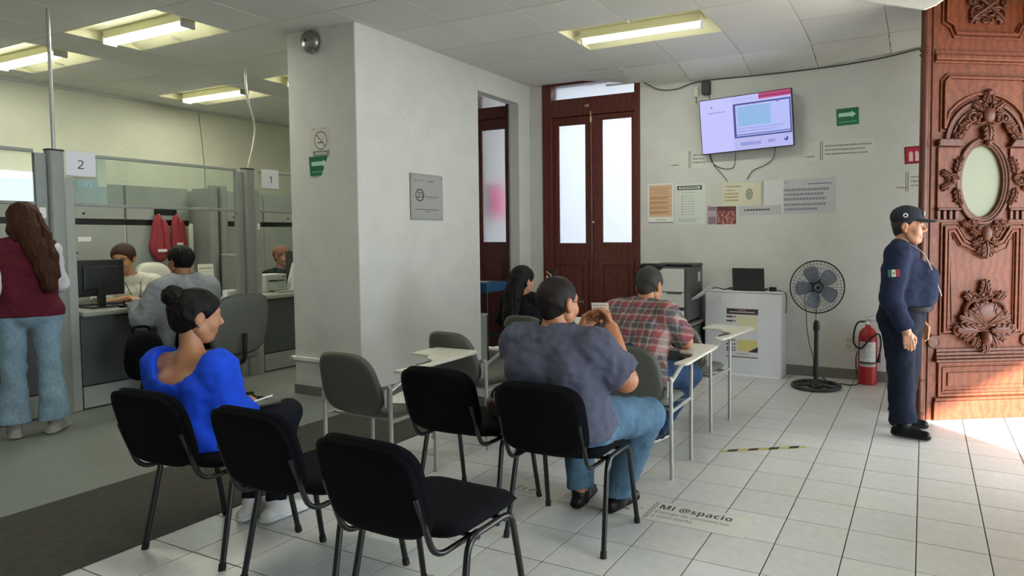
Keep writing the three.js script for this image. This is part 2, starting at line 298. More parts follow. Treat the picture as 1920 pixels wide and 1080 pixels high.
// ---------------------------------------------------------------- doors
M.frost = phys(0x8e9097, { roughness: 0.62, transmission: 1, thickness: 0.006, ior: 1.3 });
M.brass = mat(0xb9a888, { roughness: 0.3, metalness: 0.9 });
function ringShape(outer, inner) { const s = poly(outer); s.holes.push(poly(inner.slice().reverse())); return s; }
const rectP = (x0, y0, x1, y1) => [[x0, y0], [x1, y0], [x1, y1], [x0, y1]];
function panelledLeaf(parent, name, x0, x1, pane, top, z) {   // a door leaf with a frosted pane above a sunk panel
  const leaf = part(name, slab(ringShape(rectP(x0, 0.02, x1, top), rectP(pane[0], pane[1], pane[2], pane[3])), 0.045, 0.004).translate(0, 0, z - 0.045), M.doorWood, parent);
  part('pane', bx(pane[0] - 0.01, pane[2] + 0.01, pane[1] - 0.01, pane[3] + 0.01, z - 0.032, z - 0.026, 0), M.frost, leaf);
  const b = 0.022; part('bead', slab(ringShape(rectP(pane[0] - 0.004, pane[1] - 0.004, pane[2] + 0.004, pane[3] + 0.004), rectP(pane[0] + b, pane[1] + b, pane[2] - b, pane[3] - b)), 0.018, 0.006).translate(0, 0, z - 0.024), M.doorWood, leaf);
  const px0 = pane[0], px1 = pane[2];
  part('lower_panel', [slab(ringShape(rectP(px0 - 0.015, 0.2, px1 + 0.015, 1.16), rectP(px0 + 0.03, 0.245, px1 - 0.03, 1.115)), 0.014, 0.005).translate(0, 0, z), slab(poly(rectP(px0 + 0.06, 0.275, px1 - 0.06, 1.085)), 0.012, 0.005).translate(0, 0, z)], M.doorWood, leaf);
  return leaf;
}
{
  const z = ZB - 0.035;
  const d = new THREE.Group(); d.name = 'door_1'; d.userData = { kind: 'structure', label: 'dark red double door with frosted panes beside the posters', category: 'door' }; scene.add(d);
  part('door_frame', [bx(-4.262, -4.135, 0, 3.3, z - 0.1, ZB + 0.012, 0.004), bx(-3.03, -2.958, 0, 3.3, z - 0.1, ZB + 0.012, 0.004), bx(-4.14, -3.02, 2.895, 3.105, z - 0.1, ZB + 0.006, 0.004), bx(-4.14, -3.02, 3.27, 3.3, z - 0.1, ZB + 0.006, 0.004), bx(-4.14, -3.02, 2.85, 2.9, z - 0.1, z - 0.036, 0.002)], M.doorWood, d);
  part('transom_pane', bx(-4.14, -3.02, 3.1, 3.28, z - 0.05, z - 0.044, 0), M.frost, d);
  panelledLeaf(d, 'door_leaf', -4.132, -3.607, [-4.071, 1.352, -3.668, 2.815], 2.89, z + 0.012);
  panelledLeaf(d, 'door_leaf', -3.601, -3.033, [-3.476, 1.362, -3.06, 2.848], 2.89, z + 0.016);
  part('astragal', cyl([-3.6, 0.02, z + 0.022], [-3.6, 2.885, z + 0.022], 0.02, 0.02, 10), M.doorWood, d);
  part('bolt', [cyl([-3.592, 2.8, z + 0.045], [-3.592, 2.93, z + 0.045], 0.007), cb(0.03, 0.05, 0.012, -3.592, 2.84, z + 0.042)], M.brass, d);
  part('bolt', cb(0.05, 0.03, 0.03, -3.64, 3.0, ZB + 0.012, 0.008, 2), M.brass, d);
  part('door_knob', new THREE.SphereGeometry(0.02, 14, 10).translate(-3.56, 1.62, z + 0.05), M.brass, d);
}
{
  const z = ZB - 0.035;
  const d = new THREE.Group(); d.name = 'door_2'; d.userData = { kind: 'structure', label: 'dark red door with frosted pane in the alcove', category: 'door' }; scene.add(d);
  part('door_frame', [bx(-5.29, -5.262, 0, 3.3, z - 0.1, ZB + 0.012, 0.004), bx(-4.8, -4.775, 0, 3.3, z - 0.1, ZB + 0.012, 0.004), bx(-5.27, -4.79, 2.96, 3.105, z - 0.1, ZB + 0.006, 0.004), bx(-5.27, -4.79, 2.9, 2.97, z - 0.1, z - 0.036, 0.002)], M.doorWood, d);
  part('transom_pane', bx(-5.27, -4.79, 3.1, 3.28, z - 0.05, z - 0.044, 0), M.frost, d);
  panelledLeaf(d, 'door_leaf', -5.26, -4.802, [-5.225, 1.365, -4.825, 2.845], 2.955, z + 0.012);
}
{ // outside the frosted doors: a house front across the lane, a pink cloth added to give the pane its pink blur
  struct('wall_opposite', [bx(-18, 3, -0.02, 6.5, -13.3, -13, 0)], mat(0xd8d5d6, { roughness: 0.9 }), 'pale house front across the lane', 'building');
  const s = thing('added_pink_cloth', 'pink cloth added outside to give the alcove door pane its pink blur', 'banner', [-5.262, 1.72, -7.36]);
  part('cloth', bx(-0.006, 0.006, 0, 0.44, -0.2, 0.17, 0.003), mat(0xef5c93, { roughness: 0.8 }), s); part('rod', cyl([0, 0.445, -0.24], [0, 0.445, 0.21], 0.01), M.steel, s);
}
// ---------------------------------------------------------------- the carved street door, standing open
function taper(pts, r0, r1, flat = 1, rs = 7) {
  const c = new THREE.CatmullRomCurve3(pts.map((p) => V(...p))), n = Math.max(8, pts.length * 3), g = new THREE.TubeGeometry(c, n, 1, rs, false), p = g.attributes.position;
  for (let i = 0; i <= n; i++) { const o = c.getPointAt(i / n), r = r0 + (r1 - r0) * i / n; for (let k = 0; k <= rs; k++) { const j = i * (rs + 1) + k; p.setXYZ(j, o.x + (p.getX(j) - o.x) * r, o.y + (p.getY(j) - o.y) * r, o.z + (p.getZ(j) - o.z) * r * flat); } }
  g.computeVertexNormals(); return g;
}
function scroll(x, y, r, turns, dir, a0, th, z = 0.012) {
  const pts = []; const n = Math.round(9 * turns) + 2;
  for (let i = 0; i <= n; i++) { const t = i / n, a = a0 + dir * t * turns * Math.PI * 2, q = r * (1 - 0.86 * t); pts.push([x + Math.cos(a) * q, y + Math.sin(a) * q, z + 0.012 * t]); }
  return [taper(pts, th, th * 0.55), new THREE.SphereGeometry(th * 1.25, 8, 6).translate(x, y, z + 0.012)];
}
function acan(x, y, len, wid, ang, z = 0.008) {              // an acanthus leaf: a lobed, ribbed blade
  const out = []; const c = Math.cos(ang), s = Math.sin(ang);
  const blade = new THREE.SphereGeometry(0.5, 12, 8).scale(len, wid, 0.035); blade.rotateZ(ang); blade.translate(x + c * len / 2, y + s * len / 2, z); out.push(blade);
  for (let k = 0; k < 3; k++) for (const d of [-1, 1]) { const t = 0.25 + 0.25 * k, l = new THREE.SphereGeometry(0.5, 8, 6).scale(len * 0.34, wid * 0.34, 0.03); l.rotateZ(ang + d * 0.7); l.translate(x + c * len * t - s * d * wid * 0.42, y + s * len * t + c * d * wid * 0.42, z + 0.004); out.push(l); }
  out.push(taper([[x, y, z + 0.012], [x + c * len * 0.5, y + s * len * 0.5, z + 0.022], [x + c * len, y + s * len, z + 0.01]], 0.007, 0.003));
  return out;
}
const mirror = (list, cx) => list.concat(list.map((g) => { const m = g.clone(); m.applyMatrix4(new THREE.Matrix4().makeScale(-1, 1, 1)); m.translate(2 * cx, 0, 0); if (m.index) { const a = m.index.array; for (let i = 0; i < a.length; i += 3) { const t = a[i]; a[i] = a[i + 1]; a[i + 1] = t; } } m.computeVertexNormals(); return m; }));
function inset(pts, d) {                                   // moves a counter-clockwise outline inwards by d
  const n = pts.length, out = [];
  for (let i = 0; i < n; i++) {
    const p = pts[(i + n - 1) % n], q = pts[i], r = pts[(i + 1) % n]; const e1 = [q[0] - p[0], q[1] - p[1]], e2 = [r[0] - q[0], r[1] - q[1]]; const l1 = Math.hypot(...e1), l2 = Math.hypot(...e2);
    const n1 = [-e1[1] / l1, e1[0] / l1], n2 = [-e2[1] / l2, e2[0] / l2]; const b = [n1[0] + n2[0], n1[1] + n2[1]], k = d / Math.max(0.3, 1 + n1[0] * n2[0] + n1[1] * n2[1]);
    out.push([q[0] + b[0] * k, q[1] + b[1] * k]);
  }
  return out;
}
function moulding(outline, steps) {                        // nested bands [width, height], each its own step
  const out = []; let d = 0; for (const [w, h] of steps) { if (h > 0) out.push(slab(ringShape(inset(outline, d), inset(outline, d + w)), h, Math.min(0.004, w * 0.35, h * 0.4))); d += w; } return out;
}
{
  const CX = 0.475, OV = [CX - 0.007, 1.865];
  const t = thing('carved_door', 'tall carved reddish wooden door standing open behind the guard', 'door', [0.0, 0.003, -5.58], 0.555);
  const ell = (a, b, n = 40) => { const o = []; for (let i = 0; i < n; i++) { const k = i / n * Math.PI * 2; o.push([OV[0] + a * Math.cos(k), OV[1] + b * Math.sin(k)]); } return o; };
  const body = slab(ringShape(rectP(0, 0, 0.96, 3.62), ell(0.176, 0.283)), 0.06, 0.003).translate(0, 0, -0.06);
  part('leaf_board', body, M.carved, t);
  part('edge_bead', [cyl([-0.008, 0, -0.02], [-0.008, 3.62, -0.02], 0.032, 0.032, 16), cyl([0.042, 0, 0.0], [0.042, 3.62, 0.0], 0.011, 0.011, 10), ...[2.87, 2.83, 0.31, 0.05].map((y) => new THREE.TorusGeometry(0.033, 0.009, 8, 20).rotateX(Math.PI / 2).translate(-0.008, y, -0.02))], M.carvedDark, t);
  part('oval_pane', (() => { const s = poly(ell(0.18, 0.287)); return slab(s, 0.006, 0).translate(0, 0, -0.03); })(), phys(0x7d806b, { roughness: 0.15, specularIntensity: 0.3 }), t, 'oval glass pane with its greenish reflection put into the colour');  // opaque greenish colour stands in for the room reflected in the glass
  part('oval_frame', [slab(ringShape(ell(0.236, 0.338, 56), ell(0.205, 0.31, 56)), 0.03, 0.01), slab(ringShape(ell(0.207, 0.312, 56), ell(0.186, 0.292, 56)), 0.018, 0.006), slab(ringShape(ell(0.19, 0.296, 56), ell(0.17, 0.276, 56)), 0.034, 0.008).translate(0, 0, -0.024)], M.carvedDark, t);
  part('plinth', [bx(0.085, 0.955, 0, 0.148, 0, 0.03, 0.006), bx(0.095, 0.945, 0.148, 0.163, 0, 0.024, 0.006), bx(0.09, 0.95, 0.163, 0.176, 0, 0.036, 0.006)], M.carved, t);
  part('plinth_panel', [...moulding(rectP(0.12, 0.183, 0.93, 0.452), [[0.022, 0.022], [0.014, 0.012], [0.012, 0.02], [0.02, 0.006]]), bx(0.205, 0.845, 0.265, 0.37, 0, 0.012, 0.006)], M.carved, t);
  part('ledge', [bx(0.08, 0.96, 0.458, 0.482, 0, 0.055, 0.01, 2), bx(0.09, 0.95, 0.482, 0.506, 0, 0.04, 0.008, 2), bx(0.095, 0.945, 0.506, 0.535, 0, 0.028, 0.008), bx(0.1, 0.94, 0.535, 0.562, 0, 0.018, 0.005)], M.carvedDark, t);
  const mid = [[0.125, 0.662], [0.825, 0.662], [0.825, 1.545], [0.685, 1.545], [0.61, 1.43], [CX, 1.375], [0.34, 1.43], [0.265, 1.545], [0.125, 1.545]];
  part('middle_panel', [...moulding(mid, [[0.014, 0.016], [0.012, 0.004], [0.018, 0.03], [0.014, 0.018], [0.016, 0.026], [0.012, 0.01]]), slab(poly(inset(mid, 0.104)), 0.008, 0.003)], M.carved, t);
  for (const s of [0, 1]) {
    const X = (u) => (s ? 2 * CX - u : u);
    part('corner_scroll', [slab(roundRect(-0.042, -0.045, 0.042, 0.045, 0.035), 0.02, 0.008).translate(X(0.082), 0.62, 0), new THREE.TorusGeometry(0.045, 0.009, 8, 20).translate(X(0.082), 0.62, 0.014)], M.carvedDark, t);
    const p = part('pilaster', bx(Math.min(X(0.085), X(0.268)), Math.max(X(0.085), X(0.268)), 1.655, 2.125, 0, 0.022, 0.005), M.carved, t);
    part('capital', slab(poly([[X(0.072), 2.13], [X(0.285), 2.13], [X(0.262), 2.165], [X(0.24), 2.185], [X(0.085), 2.185], [X(0.075), 2.165]]), 0.055, 0.006), M.carvedDark, p);
    part('capital', bx(Math.min(X(0.078), X(0.272)), Math.max(X(0.078), X(0.272)), 1.64, 1.658, 0, 0.045, 0.006), M.carvedDark, p);
    for (const u of [0.098, 0.148, 0.198, 0.245]) part('triglyph', slab(roundRect(X(u) - 0.014, 1.568, X(u) + 0.014, 1.64, 0.01), 0.026, 0.006), M.carvedDark, p);
    const o = mirror([...scroll(0, 0, 0.055, 1.3, 1, 0.2, 0.013), ...scroll(0.012, 0.0, 0.03, 1, -1, 2, 0.008), ...acan(0.03, 0.05, 0.13, 0.05, 1.35), ...acan(0.03, -0.05, 0.13, 0.05, -1.35), ...acan(-0.02, 0.03, 0.08, 0.045, 2.6), ...acan(-0.02, -0.03, 0.08, 0.045, 3.6), ...acan(0.045, 0.12, 0.08, 0.035, 1.0), ...acan(0.045, -0.12, 0.08, 0.035, -1.0)], 0);
    part('side_carving', (s ? o.slice(o.length / 2) : o.slice(0, o.length / 2)).map((g) => g.translate(X(0.195), 1.868, 0.025)), M.carvedDark, t, 'scrolled carving beside the oval pane');
  }
  const arc = (rx, ry, y0, n = 20) => { const o = []; for (let i = 0; i <= n; i++) { const a = Math.PI * (1 - i / n); o.push([CX + rx * Math.cos(a), y0 + ry * Math.sin(a)]); } return o; };
  const band = (r1x, r1y, r0x, r0y, y0, h) => slab(poly([...arc(r1x, r1y, y0), ...arc(r0x, r0y, y0).reverse()]), h, 0.006);
  part('arch', [band(0.335, 0.335, 0.305, 0.305, 2.16, 0.03), band(0.303, 0.303, 0.285, 0.285, 2.16, 0.016), band(0.283, 0.283, 0.262, 0.262, 2.16, 0.026)], M.carvedDark, t);
  const up = [[0.103, 2.242], [0.165, 2.242], ...arc(0.345, 0.345, 2.16, 14).filter(([x]) => x > 0.17 && x < 0.78), [0.785, 2.242], [0.847, 2.242], [0.847, 2.632], [0.795, 2.69], [0.155, 2.69], [0.103, 2.632]];
  part('upper_panel', moulding(up, [[0.012, 0.014], [0.012, 0.005], [0.02, 0.03], [0.012, 0.016], [0.012, 0.008]]), M.carved, t);
  part('cornice', [bx(0.05, 0.96, 2.765, 2.785, 0, 0.02, 0.006), bx(0.05, 0.96, 2.785, 2.83, 0, 0.034, 0.012, 2), bx(0.05, 0.96, 2.83, 2.865, 0, 0.018, 0.006)], M.carved, t);
  const tp = [[0.2, 2.955], [0.75, 2.955], [0.785, 3.03], [0.845, 3.065], [0.845, 3.5], [0.105, 3.5], [0.105, 3.065], [0.165, 3.03]];
  part('top_panel', moulding(tp, [[0.014, 0.016], [0.012, 0.005], [0.02, 0.03], [0.014, 0.014]]), M.carved, t);
  // carved work
  const crest = mirror([...scroll(CX - 0.075, 2.36, 0.075, 1.2, -1, 1.2, 0.014), ...scroll(CX - 0.13, 2.345, 0.055, 1.3, 1, -0.4, 0.013), ...scroll(CX - 0.04, 2.44, 0.045, 1.2, 1, 2.6, 0.011), ...acan(CX - 0.14, 2.32, 0.12, 0.06, 3.7), ...scroll(CX - 0.195, 2.27, 0.035, 1.2, -1, 0.5, 0.011), ...acan(CX - 0.2, 2.25, 0.1, 0.055, 4.0), ...scroll(CX - 0.245, 2.205, 0.032, 1.3, 1, 2.0, 0.011), ...acan(CX - 0.245, 2.19, 0.06, 0.045, 4.4), ...acan(CX - 0.03, 2.46, 0.1, 0.05, 1.35), ...acan(CX - 0.02, 2.3, 0.1, 0.06, -1.35), ...acan(CX - 0.06, 2.42, 0.09, 0.05, 2.5)], CX);
  crest.push(new THREE.SphereGeometry(0.5, 16, 12).scale(0.1, 0.12, 0.06).translate(CX, 2.37, 0.02), ...acan(CX, 2.3, 0.14, 0.075, -Math.PI / 2, 0.02), new THREE.SphereGeometry(0.028, 10, 8).translate(CX, 2.16, 0.02), new THREE.SphereGeometry(0.03, 10, 8).translate(CX, 2.545, 0.015));
  part('crest_carving', crest.map((g) => g.translate(0.01, 0, 0.02)), M.carvedDark, t, 'carved floral crest above the oval pane');
  const low = mirror([...scroll(CX - 0.07, 1.5, 0.055, 1.3, 1, 1.5, 0.014), ...scroll(CX - 0.12, 1.55, 0.04, 1.2, -1, 0, 0.012), ...scroll(CX - 0.05, 1.42, 0.05, 1.2, -1, 2.8, 0.012), ...acan(CX - 0.05, 1.45, 0.1, 0.05, 2.6), ...acan(CX - 0.045, 1.4, 0.08, 0.045, 3.5), ...acan(CX - 0.02, 1.38, 0.1, 0.05, 4.3), ...acan(CX - 0.12, 1.52, 0.09, 0.045, 2.9), ...scroll(CX - 0.03, 1.33, 0.03, 1.1, 1, 3.6, 0.01)], CX);
  low.push(new THREE.SphereGeometry(0.5, 14, 10).scale(0.09, 0.12, 0.07).translate(CX, 1.46, 0.02), ...acan(CX, 1.4, 0.14, 0.07, -Math.PI / 2, 0.018));
  part('pendant_carving', low.map((g) => g.translate(0.01, 0, 0.022)), M.carvedDark, t, 'carved pendant below the oval pane');
  const cart = [];
  for (let k = 0; k < 5; k++) { const a = Math.PI * (0.22 + 0.14 * k); cart.push(...acan(CX, 0.74, 0.17 + 0.04 * Math.sin(a), 0.08, a, 0.02)); }
  cart.push(...mirror([...scroll(CX - 0.085, 0.85, 0.095, 1.5, 1, 1.2, 0.02), ...scroll(CX - 0.085, 0.85, 0.055, 1, 1, 3.0, 0.014), ...scroll(CX - 0.03, 0.985, 0.055, 1.2, -1, 1.6, 0.014), ...scroll(CX - 0.1, 0.96, 0.04, 1.1, 1, 0.4, 0.012), ...acan(CX - 0.02, 0.98, 0.13, 0.06, 1.4, 0.012), ...acan(CX - 0.1, 0.93, 0.1, 0.06, 2.3, 0.012), ...scroll(CX - 0.225, 0.715, 0.05, 1.4, -1, 0.6, 0.018), ...acan(CX - 0.05, 0.7, 0.19, 0.075, 3.1, 0.024), ...acan(CX - 0.06, 0.76, 0.17, 0.07, 2.8, 0.02), ...scroll(CX - 0.075, 0.615, 0.035, 1.2, 1, 2.2, 0.014), ...acan(CX - 0.06, 0.66, 0.1, 0.06, 4.3, 0.024), ...acan(CX - 0.1, 0.68, 0.1, 0.055, 3.7, 0.02)], CX));
  cart.push(new THREE.SphereGeometry(0.5, 16, 12).scale(0.085, 0.12, 0.1).translate(CX + 0.005, 0.64, 0.03), ...acan(CX, 0.62, 0.1, 0.06, -Math.PI / 2, 0.03), new THREE.SphereGeometry(0.5, 16, 12).scale(0.2, 0.18, 0.07).translate(CX, 0.84, 0.015));
  part('shell_carving', cart.map((g) => g.translate(0.012, 0, 0.022)), M.carvedDark, t, 'carved shell and leaf cartouche low on the door');
  const top = mirror([...scroll(CX - 0.09, 3.14, 0.07, 1.2, 1, 0.4, 0.013), ...acan(CX - 0.06, 3.16, 0.15, 0.05, 0.7), ...acan(CX - 0.03, 3.2, 0.17, 0.05, -2.3), ...acan(CX - 0.12, 3.2, 0.12, 0.05, 2.0), ...scroll(CX - 0.03, 3.1, 0.04, 1.1, -1, 2.2, 0.01)], CX);
  top.push(taper([[CX - 0.15, 3.3, 0.03], [CX, 3.2, 0.035], [CX + 0.14, 3.1, 0.03]], 0.01, 0.008), taper([[CX + 0.15, 3.3, 0.03], [CX, 3.2, 0.04], [CX - 0.14, 3.1, 0.03]], 0.01, 0.008));
  part('trophy_carving', top, M.carvedDark, t, 'carved trophy of crossed staffs and leaves');
  part('hinge', [1, 2, 3].map((k) => cyl([0.97, k * 0.9 - 0.1, -0.03], [0.97, k * 0.9 + 0.05, -0.03], 0.014)), M.brass, t);
}
// ---------------------------------------------------------------- chairs; each faces -z, base at the middle of its four feet
function cushion(w, h, d, r, bulge, seg = 10) {              // a padded slab with rounded outline, w along x, h along y, thickness d along z
  const s = roundRect(-w / 2, -h / 2, w / 2, h / 2, r);
  const g = new THREE.ExtrudeGeometry(s, { depth: d * 0.3, bevelEnabled: true, bevelThickness: d * 0.35, bevelSize: d * 0.3, bevelOffset: -d * 0.3, bevelSegments: 4, curveSegments: seg }); g.translate(0, 0, -d * 0.15);
  return g;
}
const warp = (g, fn) => { const p = g.attributes.position; for (let i = 0; i < p.count; i++) { const q = fn(p.getX(i), p.getY(i), p.getZ(i)); p.setXYZ(i, q[0], q[1], q[2]); } g.computeVertexNormals(); return g; };
// fine grid so that a slab can be bent
function bentPad(w, h, d, round, fn) {
  const n = 18, m = 18, pos = [], idx = [], uv = []; const K = (n + 1) * (m + 1);
  for (const side of [1, -1]) for (let j = 0; j <= m; j++) for (let i = 0; i <= n; i++) {
    let u = i / n * 2 - 1, v = j / m * 2 - 1; const ex = Math.pow(Math.abs(u), round) + Math.pow(Math.abs(v), round);
    const mx = Math.max(Math.abs(u), Math.abs(v)), k = mx > 0 ? mx / Math.pow(ex, 1 / round) : 1; const x = u * k * w / 2, y = v * k * h / 2;   // square grid drawn onto a rounded square
    const e = Math.sqrt(Math.max(0, 1 - Math.pow(mx, 9))); const z = side * d / 2 * e; const q = fn(x, y, z); pos.push(...q); uv.push(x, y);
  }
  for (let s = 0; s < 2; s++) for (let j = 0; j < m; j++) for (let i = 0; i < n; i++) { const a = s * K + j * (n + 1) + i, b = a + 1, c = a + n + 1, e = c + 1; s ? idx.push(a, c, b, b, c, e) : idx.push(a, b, c, b, e, c); }
  const g = new THREE.BufferGeometry(); g.setAttribute('position', new THREE.Float32BufferAttribute(pos, 3)); g.setAttribute('uv', new THREE.Float32BufferAttribute(uv, 2)); g.setIndex(idx);
  const g2 = mergeVertices(g, 1e-5); g2.computeVertexNormals(); return g2;
}
function makeBlackChair() {
  const t = new THREE.Group();
  const lean = 0.26;                                         // backrest leans back (+z)
  part('seat', bentPad(0.47, 0.43, 0.062, 5, (x, y, z) => [x, 0.447 + z - 0.015 * Math.pow(Math.max(0, y) / 0.21, 3) - 0.008 * Math.cos(x * 6) + 0.008, -0.03 - y]), M.blackFabric, t);
  part('backrest', bentPad(0.455, 0.345, 0.05, 4.2, (x, y, z) => { const yy = y + 0.635; return [x, yy, 0.235 + (yy - 0.47) * lean + z - 0.9 * x * x * 0.35 + 0.02]; }), M.blackFabric, t);
  part('back_shell', bentPad(0.45, 0.335, 0.02, 4.2, (x, y, z) => { const yy = y + 0.633; return [x, yy, 0.235 + (yy - 0.47) * lean + z - 0.9 * x * x * 0.35 + 0.052]; }), M.blackFabric, t);
  for (const s of [-1, 1]) {
    const f = part('side_frame', bentTube([[s * 0.26, 0.0, 0.2], [s * 0.243, 0.425, 0.115], [s * 0.243, 0.425, -0.13], [s * 0.26, 0.0, -0.205]], 0.0125, 0.055, 10), M.blackSteel, t);
    part('back_upright', bentTube([[s * 0.205, 0.405, 0.02], [s * 0.205, 0.405, 0.24], [s * 0.205, 0.63, 0.318]], 0.0105, 0.06, 8), M.blackSteel, t);
    for (const z of [0.2, -0.205]) part('foot_cap', cyl([s * 0.26, 0, z], [s * 0.2585, 0.03, z * 0.97], 0.015, 0.015, 10), M.rubber, f);
  }
  part('cross_bar', [cyl([-0.243, 0.408, 0.06], [0.243, 0.408, 0.06], 0.009), cyl([-0.243, 0.408, -0.1], [0.243, 0.408, -0.1], 0.009)], M.blackSteel, t);
  return t;
}
function makeTabletChair(tabletTurn = 0) {
  const t = new THREE.Group();
  part('seat', bentPad(0.45, 0.44, 0.055, 4, (x, y, z) => [x, 0.437 + z - 0.02 * Math.pow(Math.max(0, y) / 0.21, 3), -0.02 - y]), M.greyFabric, t);
  part('backrest', bentPad(0.42, 0.36, 0.035, 3.4, (x, y, z) => { const k = 1 - 0.1 * (y / 0.17); const yy = y + 0.625; return [x * k, yy, 0.2 + (yy - 0.46) * 0.28 + z - 0.45 * x * x + 0.012]; }), M.greyFabric, t);
  part('back_shell', bentPad(0.43, 0.37, 0.02, 3.4, (x, y, z) => { const k = 1 - 0.1 * (y / 0.17); const yy = y + 0.625; return [x * k, yy, 0.2 + (yy - 0.46) * 0.28 + z - 0.45 * x * x + 0.034]; }), M.greyShell, t);
  for (const s of [-1, 1]) {
    const rear = part('leg', bentTube([[s * 0.255, 0, 0.205], [s * 0.25, 0.6, 0.205], [s * 0.245, 0.615, 0.215]], 0.0125, 0.02, 10), M.greyTube, t);
    part('bracket', cb(0.008, 0.1, 0.05, s * 0.238, 0.545, 0.212, 0.003), M.greyTube, rear);
    part('leg', s > 0 ? bentTube([[s * 0.255, 0, -0.17], [s * 0.255, 0.655, -0.175], [s * 0.255, 0.655, 0.02], [s * 0.25, 0.585, 0.2]], 0.0125, 0.05, 10) : bentTube([[s * 0.255, 0, -0.17], [s * 0.252, 0.415, -0.175]], 0.0125, 0.05, 10), M.greyTube, t);
    part('side_rail', cyl([s * 0.25, 0.405, -0.175], [s * 0.25, 0.405, 0.205], 0.0115), M.greyTube, t);
  }
  part('cross_bar', [cyl([-0.25, 0.4, 0.13], [0.25, 0.4, 0.13], 0.01), cyl([-0.25, 0.4, -0.12], [0.25, 0.4, -0.12], 0.01)], M.greyTube, t);
  // writing tablet on the right arm
  const sh = new THREE.Shape(); sh.moveTo(0.02, -0.16); sh.lineTo(0.05, 0.06); sh.quadraticCurveTo(0.06, 0.16, -0.02, 0.2); sh.quadraticCurveTo(-0.09, 0.22, -0.1, 0.3); sh.lineTo(-0.27, 0.32); sh.quadraticCurveTo(-0.29, 0.55, -0.25, 0.56); sh.lineTo(0.05, 0.56); sh.quadraticCurveTo(0.1, 0.55, 0.1, 0.5); sh.lineTo(0.1, -0.13); sh.quadraticCurveTo(0.09, -0.17, 0.02, -0.16);
  const tb = slab(sh, 0.017, 0.004).rotateX(-Math.PI / 2);      // y of the outline runs to -z
  const g = part('writing_tablet', tb.translate(0.245, 0.685, 0.03), M.laminate, t);
  part('tablet_support', [cyl([0.255, 0.668, -0.15], [0.255, 0.668, 0.02], 0.014), cb(0.1, 0.012, 0.16, 0.255, 0.679, -0.14, 0.003)], M.blackPlastic, t);
  return t;
}
const blackChair = makeBlackChair(), tabletChair = makeTabletChair();
function putChair(proto, name, label, x, z, turn, group) {
  const c = proto.clone(); c.name = numbered(name); c.position.set(x, 0, z); c.rotation.y = turn; scene.add(c); tag(c, label, 'chair', group); return c;
}
const GB = 'black visitor chairs', GG = 'grey chairs with writing tablets';
putChair(blackChair, 'visitor_chair', 'black chair under the seated woman in the blue blouse', -3.02, -1.955, 0.05, GB);
putChair(blackChair, 'visitor_chair', 'empty black chair between the woman in blue and the nearest chair', -2.315, -1.945, 0.0, GB);
putChair(blackChair, 'visitor_chair', 'empty black chair nearest the viewer', -1.625, -1.86, -0.02, GB);
putChair(blackChair, 'visitor_chair', 'black chair carrying a brown bag on its seat', -2.185, -2.84, 0.0, GB);
putChair(blackChair, 'visitor_chair', 'black chair under the man in the blue grey shirt', -1.55, -2.76, 0.02, GB);
putChair(tabletChair, 'tablet_chair', 'grey tablet chair with a white sheet on its seat', -2.965, -2.93, 0.03, GG);
putChair(tabletChair, 'tablet_chair', 'grey tablet chair standing close to the cream wall end', -2.91, -3.8, -0.08, GG);
putChair(tabletChair, 'tablet_chair', 'grey tablet chair under the man in the plaid shirt', -1.6, -3.79, 0.02, GG);
putChair(tabletChair, 'tablet_chair', 'empty grey tablet chair in front of the white laptop stand', -1.64, -4.82, -0.1, GG);
putChair(tabletChair, 'tablet_chair', 'grey tablet chair under the dark haired woman', -2.98, -4.78, 0.02, GG);
putChair(tabletChair, 'tablet_chair', 'grey tablet chair partly hidden behind the man in blue grey', -2.24, -3.78, 0.0, GG);
// ---------------------------------------------------------------- service booths along x = -6.4
const XK = -6.4;
single('floor_mat', bx(-4.31, -3.335, 0, 0.006, -4.75, 0.6, 0.002), M.carpet, 'long dark grey carpet runner beside the tiles', 'mat');
function boothPost(z, label) {
  const p = thing('booth_post', label, 'post', [XK, 0, z], 0, 'grey posts of the service booths');
  const s = roundRect(-0.06, -0.056, 0.035, 0.056, 0.034);
  part('post_profile', slab(s, 2.165, 0.003, 8).rotateX(-Math.PI / 2), M.boothGrey, p);
  part('post_cap', slab(roundRect(-0.064, -0.06, 0.039, 0.06, 0.036), 0.014, 0.003, 8).rotateX(-Math.PI / 2).translate(0, 2.163, 0), M.black, p);
  part('side_plate', bx(-0.05, 0.0, 0.0, 2.14, 0.056, 0.135, 0.006), M.boothGrey, p);
  part('side_plate', bx(-0.05, 0.0, 0.0, 1.96, -0.125, -0.056, 0.006), M.boothLight, p);
  return p;
}
boothPost(-2.855, 'grey booth post carrying the figure two card'); boothPost(-4.53, 'grey booth post carrying the figure one card, beside the wall end');
single('conduit_pole', cyl([XK - 0.012, 2.175, -2.855], [XK - 0.012, 3.3, -2.855], 0.013), M.steel, 'straight thin pole from booth post 2 up to the ceiling', 'pole');
single('conduit_cable', tube([[XK, 2.175, -4.53], [XK, 2.45, -4.6], [XK, 2.62, -4.62], [XK, 2.85, -4.56], [XK, 3.08, -4.53], [XK, 3.3, -4.535]], 0.011, 40, 8), M.steel, 'wavy grey cable from booth post 1 up to the ceiling', 'cable');
const screens = [[-2.98, -4.41, 'clear screen between booth posts 2 and 1'], [-4.66, -6.2, 'clear screen right of booth post 1'], [-0.6, -2.72, 'clear screen left of booth post 2']];
